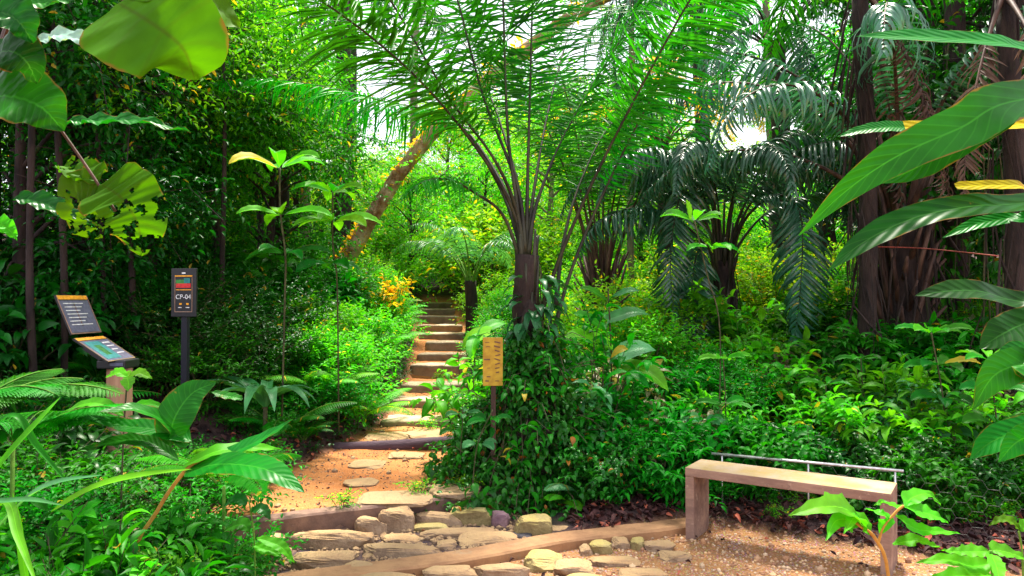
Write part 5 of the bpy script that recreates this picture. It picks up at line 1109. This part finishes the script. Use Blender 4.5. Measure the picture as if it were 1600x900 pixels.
# ------------------------------------------------------------------ near leaves, upper left
ex = -1.35; Y = 1.55
e = empty('overhanging_sapling', (ex, Y, gz(ex, Y)), 'overhanging sapling at upper left with very large yellow-green and insect-eaten leaves', 'sapling'); b = e.location
s = MB(); tube(s, spline([(0, 0, -.05), (.05, 0, .8), (.12, 0, 1.5), (.28, .05, 2.2)], 24), np.linspace(.016, .009, 25), 8); s.build('stem', M_petiole2, e)
s = MB(); tube(s, spline([(.1, 0, 1.35), at(-60, 60, 1.45) - b, at(40, 130, 1.4) - b, at(100, 210, 1.4) - b, at(155, 290, 1.4) - b, at(180, 330, 1.4) - b], 26), .0028, 7)
s.build('branch', M_petiole2, e)
s = MB(); tube(s, spline([(.24, .04, 2.05), at(60, -60, 1.3) - b, at(160, -30, 1.22) - b, at(210, 18, 1.2) - b], 20), .004, 7); s.build('branch', M_petiole2, e)
def RL(pp, w, lm, e=e, **k): return ribbon(e, [at(*p) - e.location for p in pp], w, lm, **k)
vf = lambda t: np.clip(np.interp(t, [0, .04, .15, .35, .6, .72, .85, 1], [.2, .7, .98, 1, .86, .7, .5, .02]), .01, 1)
RL([(185, 5, 1.2), (235, 35, 1.18), (285, 75, 1.2), (305, 125, 1.24)], .21, 'bigglow', up=(.1, -1.0, .35), prof_f=vf, cols=10, seg=36, wave=.003, fold=.06)
RL([(195, -5, 1.2), (260, -20, 1.25), (330, 5, 1.3), (375, 45, 1.35)], .12, 'bigglow', up=(.1, -.8, .5), prof_f=vf, cols=6, wave=.004, fold=.1)
RL([(150, 285, 1.4), (140, 275, 1.42), (110, 262, 1.45), (88, 262, 1.46)], .07, 'bigglow', up=(0, -.6, .7), holes=1, cols=10, seg=30)
RL([(158, 288, 1.4), (190, 310, 1.38), (215, 350, 1.4), (222, 400, 1.43)], .14, 'bigglow', up=(.3, -1, .3), prof_f=vf, holes=1, cols=22, seg=60, fold=.06)
RL([(152, 290, 1.4), (120, 305, 1.4), (135, 345, 1.42), (160, 372, 1.44)], .10, 'bigglow', up=(-.3, -1, .3), prof_f=vf, holes=1, cols=18, seg=50, fold=.06)
RL([(100, 192, 1.4), (150, 190, 1.4), (220, 190, 1.38), (298, 207, 1.4)], .045, 'big', up=(0, -.55, .8), kind='lance', fold=.15)
RL([(-60, 170, 1.35), (0, 150, 1.3), (60, 165, 1.3), (100, 205, 1.33)], .15, 'big', up=(.1, -.9, .5), kind='oval', fold=.1)
RL([(-40, 100, 1.3), (10, 80, 1.25), (40, 95, 1.25), (58, 130, 1.28)], .10, 'bigdark', up=(.1, -.9, .4), kind='oval', fold=.1)
RL([(55, 70, 1.5), (90, 55, 1.5), (140, 65, 1.5), (182, 82, 1.5)], .045, 'bigpale', up=(0, -.8, .7), kind='lance', fold=.1)
RL([(-30, -5, 1.3), (30, 0, 1.3), (80, 5, 1.3), (120, -5, 1.32)], .07, 'big', up=(0, -.8, .6), kind='oval')
RL([(-40, 30, 1.2), (0, 20, 1.2), (30, 35, 1.2), (52, 68, 1.22)], .09, 'bigdark', up=(.2, -.8, .5), kind='oval')
RL([(20, 310, 1.6), (60, 315, 1.6), (110, 335, 1.6), (150, 355, 1.6)], .05, 'bigdark', up=(0, -.7, .7), kind='lance')
RL([(-20, 350, 1.6), (0, 350, 1.6), (15, 360, 1.6), (27, 376, 1.6)], .04, 'bright', up=(0, -.7, .7), kind='lance')

# ------------------------------------------------------------------ near strap leaves, right
e = empty('strap_leaved_plant', (1.62, 1.75, gz(1.62, 1.75)), 'tall ginger-like plant at the right edge with long strap leaves, one tip yellowed', 'plant'); b = e.location
s = MB(); tube(s, spline([(0, 0, -.05), (-.03, 0, .8), (-.05, 0, 1.5), (-.02, 0, 2.2)], 24), np.linspace(.018, .010, 25), 8); s.build('stem', M_green_stem, e)
def root(pp):  # carry a leaf back to the cane outside the picture
    return pp
sp_ = dict(kind='strap', cols=4, seg=40, fold=.10, wave=.0008)
def SL_(pp, w, lm, up=(0, -.75, .65), **k):
    pts = [at(*p) for p in pp][::-1]; c0 = Vector((b.x - .04, b.y, pts[0].z + .1)); pts = [c0] + pts
    return ribbon(e, [p - b for p in pts], w, lm, up=up, **{**sp_, **k})
tp = lambda t: np.clip(np.interp(t, [0, .1, .35, .7, .85, 1], [.15, .6, 1, .95, .6, .02]), .01, 1)
SL_([(1338, 57, 1.5), (1400, 57, 1.5), (1480, 60, 1.5), (1560, 66, 1.5), (1630, 75, 1.55)], .052, 'big', prof_f=tp)
SL_([(1248, 368, 1.45), (1320, 300, 1.42), (1400, 245, 1.4), (1500, 200, 1.4), (1600, 155, 1.45)], .095, 'big', prof_f=lambda t: np.clip(np.interp(t, [0, .1, .3, .6, .8, 1], [.15, .7, 1, .75, .45, .02]), .01, 1), up=(.2, -.95, .3))
SL_([(1372, 287, 1.5), (1420, 268, 1.48), (1470, 240, 1.47), (1550, 190, 1.47), (1620, 150, 1.5)], .06, 'big', prof_f=tp, up=(.2, -.95, .3))
SL_([(1308, 213, 1.55), (1345, 203, 1.55), (1385, 198, 1.55), (1412, 198, 1.55)], .035, 'big', prof_f=lambda t: np.clip(np.interp(t, [0, .6, .8, 1], [.9, .95, .6, .02]), .01, 1)) if 0 else None
ribbon(e, [at(*p) - b for p in ((1990, 240, 1.72), (1800, 205, 1.66), (1660, 195, 1.6), (1560, 196, 1.58), (1490, 198, 1.56), (1412, 200, 1.55))], .040, 'bigyel', up=(0, -.75, .65), kind='strap', prof_f=lambda t: .8 + .2 * t, cols=3, fold=.1, wave=.0008)
ribbon(e, [at(*p) - b for p in ((1414, 200, 1.549), (1385, 199, 1.55), (1345, 204, 1.55), (1308, 214, 1.55))], .040, 'big', up=(0, -.75, .65), prof_f=lambda t: np.clip(np.interp(t, [0, .5, .8, 1], [1, .85, .5, .02]), .01, 1), cols=3, fold=.1, wave=.0008)
SL_([(1493, 292, 1.45), (1540, 290, 1.45), (1590, 290, 1.45), (1640, 295, 1.5)], .028, 'bigyel', prof_f=lambda t: np.interp(t, [0, .5, .95, 1], [.6, 1, .9, .6]))
SL_([(1293, 424, 1.45), (1350, 378, 1.45), (1430, 340, 1.45), (1520, 322, 1.45), (1610, 315, 1.5)], .062, 'bigdark', prof_f=tp)
SL_([(1472, 372, 1.5), (1520, 352, 1.5), (1570, 342, 1.5), (1640, 335, 1.5)], .034, 'big', prof_f=tp)
SL_([(1555, 560, 1.6), (1590, 548, 1.6), (1640, 545, 1.6)], .05, 'big', prof_f=tp)
SL_([(1520, 640, 1.5), (1550, 590, 1.5), (1590, 570, 1.5), (1650, 560, 1.5)], .075, 'big', prof_f=tp, up=(.2, -.9, .4))
SL_([(1515, 718, 1.7), (1550, 690, 1.7), (1600, 672, 1.7), (1660, 665, 1.7)], .07, 'big', prof_f=tp)
SL_([(1560, 722, 1.6), (1590, 690, 1.6), (1640, 670, 1.6)], .06, 'big', prof_f=tp, up=(.2, -.9, .4))
SL_([(1430, 462, 2.2), (1480, 455, 2.2), (1530, 455, 2.2), (1620, 470, 2.2)], .08, 'bigdark', prof_f=tp)
SL_([(1530, 545, 2.0), (1570, 520, 2.0), (1620, 500, 2.0)], .10, 'bigdark', prof_f=tp)
# twine
a_, c_ = at(1360, 386, 5.0), at(1525, 396, 4.9); mb = MB(); tube(mb, spline([at(1345, 385, 7.6), at(1440, 388, 7.3), at(1560, 400, 6.1)], 12), .006, 5)
tag(mb.build('twine', M_twine), 'thin red twine stretched between the massive palm and the right dark trunk', 'string')

# ------------------------------------------------------------------ seedling before the bench, lower right
y = 2.9; b = at(1392, 960, y); b.z = gz(b.x, y)
e = empty('seedling', b, 'bright green seedling with jagged leaves on an orange stem in front of the bench', 'seedling')
def TB(par, pp, r, m=M_red_stem, nm='stem'): s = MB(); tube(s, spline([Vector(p) - par.location for p in pp], 16), r, 7); return s.build(nm, m, par)
TB(e, [b, at(1388, 900, y), at(1370, 845, y), at(1345, 822, y), at(1310, 800, y)], .007); TB(e, [at(1372, 850, y), at(1380, 825, y), at(1400, 800, y), at(1412, 790, y)], .005, nm='branch')
jag = lambda t: np.clip(np.interp(t, [0, .12, .3, .34, .5, .54, .75, 1], [.1, .6, 1, .78, .85, .6, .45, .01]), .01, 1)
def JL(pp, w, lm='bright', up=(0, -.5, .85), **k): return ribbon(e, [at(*p) - e.location for p in pp], w, lm, up=up, **{**dict(prof_f=jag, cols=5, seg=24, fold=.12, wave=.004), **k})
JL([(1345, 820, y), (1320, 795, y - .05), (1280, 793, y - .1), (1232, 806, y - .1)], .15); JL([(1342, 822, y), (1325, 812, y), (1305, 815, y - .1), (1290, 845, y - .2)], .10, up=(0, -.9, .4))
JL([(1360, 835, y), (1345, 815, y), (1335, 808, y - .05), (1318, 835, y - .2)], .10); JL([(1375, 835, y), (1385, 810, y), (1372, 800, y), (1352, 795, y + .1)], .06)
JL([(1412, 790, y), (1440, 800, y), (1460, 806, y), (1482, 818, y)], .10); JL([(1405, 795, y), (1395, 790, y + .1), (1380, 785, y + .2), (1365, 790, y + .2)], .06)
JL([(1400, 805, y), (1430, 826, y), (1460, 830, y), (1500, 834, y)], .08); JL([(1395, 850, y), (1430, 845, y), (1450, 850, y - .05), (1470, 856, y - .1)], .07)
JL([(1415, 790, y), (1425, 778, y + .05), (1450, 772, y + .1), (1470, 790, y + .1)], .08)
y2 = 2.4; b = at(1560, 1000, y2); b.z = gz(b.x, y2); e = empty('seedling', b, 'second jagged-leaved seedling at the lower right corner', 'seedling')
TB(e, [b, at(1552, 920, y2), at(1548, 860, y2)], .005, M_green_stem)
for pp, w in (([(1548, 862, y2), (1520, 862, y2), (1495, 862, y2), (1470, 860, y2)], .06), ([(1550, 880, y2), (1520, 885, y2), (1480, 875, y2), (1430, 880, y2)], .09), ([(1548, 862, y2), (1560, 860, y2), (1590, 868, y2), (1610, 880, y2)], .07), ([(1552, 900, y2), (1510, 900, y2), (1470, 905, y2), (1435, 925, y2)], .08), ([(1548, 865, y2), (1555, 880, y2 - .1), (1560, 900, y2 - .2), (1556, 925, y2 - .25)], .06)): JL(pp, w)
y3 = 3.0; b = at(1600, 960, y3); b.z = gz(b.x, y3); e = empty('seedling', b, 'seedling with rounded yellowish-green leaf by the leaf litter at right edge', 'seedling'); TB(e, [b, at(1598, 880, y3), at(1592, 830, y3)], .004, M_green_stem)
JL([(1595, 830, y3), (1580, 815, y3), (1562, 812, y3), (1545, 822, y3)], .06, 'bigglow'); JL([(1595, 830, y3), (1605, 820, y3), (1620, 815, y3), (1640, 822, y3)], .06)

# ------------------------------------------------------------------ lower left foreground
def PL(name, base_px, y, label, leaves, lm='big', stem=None, cat='plant', r=.006, sm_=None):
    b = at(base_px, 900, y); b.z = gz(b.x, y) - .02; e = empty(name, b, label, cat)
    if stem: TB(e, [b] + [at(*p) for p in stem], r, sm_ or M_green_stem)
    for pp, w, *o in leaves:
        k = dict(cols=6, seg=24, fold=.12, wave=.003, kind='oval', up=(0, -.5, .85)); 
        if len(o) > 1: k.update(o[1])
        ribbon(e, [at(*p) - b for p in pp], w, (o[0] if o and o[0] else lm), **k)
    return e
yy = 3.0
PL('broad_leaved_plant', 300, yy, 'plant with one upright glossy oval leaf and long arching leaves by the dirt path', [
    ([(265, 697, yy), (272, 655, yy), (300, 615, yy + .05), (338, 597, yy + .1)], .165, 'big', dict(up=(.3, -.9, .35), kind='oval', fold=.06)),
    ([(290, 745, yy), (350, 715, yy), (410, 685, yy), (458, 655, yy)], .085, 'big', dict(kind='lance')),
    ([(290, 735, yy), (350, 725, yy - .1), (420, 735, yy - .2), (476, 770, yy - .25)], .13, 'big', dict(kind='strap', fold=.05)),
    ([(285, 730, yy), (340, 705, yy), (400, 700, yy + .1), (440, 702, yy + .1)], .07, 'bright', dict(kind='lance')),
    ([(330, 612, yy), (350, 618, yy), (372, 622, yy), (378, 626, yy)], .05, 'big'),
    ([(300, 690, yy), (250, 672, yy), (190, 665, yy), (110, 645, yy)], .10, 'big', dict(kind='lance')),
    ([(280, 720, yy), (230, 690, yy), (180, 690, yy), (120, 705, yy)], .09, 'big'),
    ([(290, 700, yy), (270, 668, yy), (215, 640, yy - .1), (150, 645, yy - .2)], .10, 'big', dict(kind='lance'))],
   stem=[(215, 880, yy), (245, 800, yy), (290, 735, yy), (320, 715, yy)], sm_=M_red_stem, r=.008)
yy = 3.5
PL('seedling', 185, yy, 'slender seedling with a flat yellow-green leaf star before the sign post', [
    ([(199, 590, yy), (185, 582, yy), (175, 585, yy), (165, 590, yy)], .07, 'lime'), ([(199, 590, yy), (215, 583, yy), (225, 586, yy), (238, 592, yy)], .07, 'lime'),
    ([(199, 590, yy), (200, 595, yy - .1), (201, 602, yy - .2), (200, 612, yy - .25)], .07, 'bright'), ([(199, 590, yy), (197, 585, yy + .1), (196, 583, yy + .2), (195, 582, yy + .25)], .06, 'lime'),
    ([(196, 640, yy), (220, 632, yy), (240, 632, yy), (262, 642, yy)], .06, 'bright'), ([(194, 650, yy), (160, 632, yy), (130, 632, yy), (90, 650, yy)], .08, 'bright')], stem=[(190, 760, yy), (194, 660, yy), (199, 592, yy)], sm_=M_twig, r=.004)
# large lacy ferns
def fern_at(px, py, y, label, **k):
    b = at(px, py, y); g = gz(b.x, y); z = b.z
    e = near_fern((b.x, y, g), label, **k)
    for ch in e.children: ch.location.z = z - g
    s = MB(); tube(s, [(0, 0, -.05), (0, 0, z - g)], .008, 6); s.build('stem', M_green_stem, e)
    return e
fern_at(-90, 680, 2.6, 'large lacy fern at the left picture edge before the information sign', lm='mid', n=8, L=.58, pin=.22, bip=True, npin=30, up=.9, droop=1.1, az=[0.15, .45, -.25, .9, -.7, 1.6, -1.5, 3], seed=31)
fern_at(20, 700, 2.9, 'spreading lacy fern between the sign post and the left picture edge', lm='mid', n=8, L=.42, pin=.2, bip=True, npin=26, up=.8, droop=1.2, seed=41)
fern_at(350, 760, 3.6, 'fern at the left end of the dirt landing', lm='bright', n=9, L=.42, pin=.10, npin=26, up=.9, droop=1.3, seed=71)
# strap grass
b = at(-30, 1000, 1.9); b.z = gz(b.x, 1.9); e = empty('strap_grass', b, 'long arching pale grass blades crossing the lower left foreground', 'grass plant'); 
for pp, w, lm in (([(-60, 900, 1.9), (20, 800, 1.8), (80, 758, 1.75), (160, 742, 1.75)], .022, 'pale'), ([(80, 800, 1.8), (150, 762, 1.8), (220, 744, 1.8), (300, 733, 1.8)], .022, 'lime'), ([(-40, 780, 1.7), (0, 784, 1.7), (50, 782, 1.7), (100, 790, 1.7)], .016, 'pale'),
                  ([(-40, 840, 1.8), (10, 785, 1.8), (30, 840, 1.7), (60, 920, 1.6)], .022, 'bright'), ([(60, 1000, 1.8), (40, 900, 1.8), (30, 820, 1.8), (20, 770, 1.8)], .018, 'bright'), ([(-50, 820, 1.8), (0, 730, 1.8), (60, 660, 1.85), (95, 620, 1.9)], .02, 'bright'), ([(-50, 700, 2), (20, 650, 2), (60, 700, 2), (110, 760, 2)], .018, 'mid')):
    ribbon(e, [at(*p) - b for p in pp], w, lm, kind='strap', cols=1, seg=26, fold=.3, wave=0, up=(0, -.5, .85), name='blade')
# leafy undergrowth of the lower left, real plants on the ground
fg = [(20, 3.1, 'fine2', .75), (90, 2.7, 'wide', .6), (170, 3.0, 'fine2', .55), (240, 3.2, 'wide', .55), (285, 3.3, 'fine2', .55), (60, 3.8, 'fine2', .8), (110, 4.4, 'lance', .6), (265, 4.2, 'fine2', .42), (120, 2.6, 'lance', .7), (230, 2.7, 'brt', .55), (30, 2.9, 'bwide', .7), (-30, 4.2, 'dwide', .9), (50, 5.0, 'fine', .8), (330, 3.8, 'low', .9), (355, 3.9, 'low', .5), (300, 4.6, 'low', 1.0), (120, 2.3, 'fine2', .55), (200, 2.5, 'lance', .6),
      (280, 2.6, 'dwide', .5), (-20, 2.3, 'fine2', .7), (100, 5.2, 'lance', .6), (270, 5.0, 'fine2', .5), (40, 2.2, 'low', 1.0)]
ds2 = {'wide': ('green broad-leaved plant', 'green broad-leaved plants'), 'brt': ('bright narrow-leaved plant', 'narrow-leaved plants'), 'bwide': ('bright broad-leaved plant', 'broad-leaved plants'), 'low': ('low small-leaved plant', 'low small-leaved plants'), 'lowb': ('low bright plant', 'low bright plants'), 'fine': ('dark fine-leaved shrub', 'dark shrubs'), 'fine2': ('green fine-leaved shrub', 'fine-leaved shrubs'), 'lance': ('lance-leaved plant', 'lance-leaved plants'), 'dwide': ('dark broad-leaved plant', 'dark broad-leaved plants')}
for i, (px, y, k, s) in enumerate(fg):
    plant2('shrub', (X(px, y), y, gz(X(px, y), y) - .02), SH[k], ds2[k][0] + ' in the tangle around the sign post', 'shrub', ds2[k][1] + ' around the sign post', i * 1.9, s)
PL('seedling', 400, 3.0, 'round-leaved seedling over the stones at the left end of the gutter', [([(392, 800, 3), (405, 795, 3), (415, 800, 3), (422, 812, 3)], .06, 'deep'), ([(385, 790, 3), (375, 780, 3), (362, 782, 3), (350, 792, 3)], .06, 'deep'), ([(400, 840, 3), (430, 850, 3), (445, 860, 3), (460, 880, 3)], .06, 'bright'), ([(395, 850, 3), (410, 858, 3), (425, 862, 3), (440, 870, 3)], .06, 'bright'), ([(390, 830, 3), (380, 820, 3), (366, 822, 3), (350, 830, 3)], .07, 'mid')], stem=[(398, 860, 3), (392, 800, 3), (388, 780, 3)], r=.003)
# small weeds on the path and at the edge
wd = shrub_meshes(.12, .10, 40, .03, .4, 'lime', seed=301, k=4, tw=.06, stems=3)
for px, py, z, l, s in ((655, 770, .15, 'tiny weed tuft between the flat slab and the dark edging', 1), (530, 610, .36, 'weed tuft growing on the second step', 1), (668, 652, .3, 'weed tuft at the foot of the second step', 1.2), (536, 812, .05, 'weed in the gutter under the dark edging', 1), (1218, 826, 0, 'tiny two-leaved weed under the bench', .8), (735, 765, .15, 'weed tuft at the right end of the mossy slab', 1.1), (697, 540, .9, 'grassy weed on the sixth step', 1.4)):
    d = (EYE - z) * FPX / (py - 470.) if py > 480 else 12; x = X(px, d)
    plant2('weed', (x, d, gz(x, d)), wd, l, 'weed', None, px, s)

# loose plants that break up the outline of the creeper mound
leafy('broad_leaved_plant', -.28, 6.15, .75, .3, 26, 'bright', 'bright large-leaved plant between the notice and the steps', 51, .20, .45, 4, .25, T_oval6)
leafy('broad_leaved_plant', .72, 5.95, .95, .34, 34, 'mid', 'loose broad-leaved plant leaning on the right flank of the creeper mound', 52, .22, .42, 4, .3, T_oval6)
leafy('broad_leaved_plant', .42, 5.75, .6, .3, 24, 'pale', 'bluish broad-leaved plant at the right flank of the creeper mound', 53, .18, .45, 4, .25, T_oval6)
near_fern((.35, 5.22, gz(.35, 5.22)), 'small fern hanging over the gutter at the foot of the creeper mound', 'bright', 7, .32, .08, .9, 1.5, 24, seed=61)
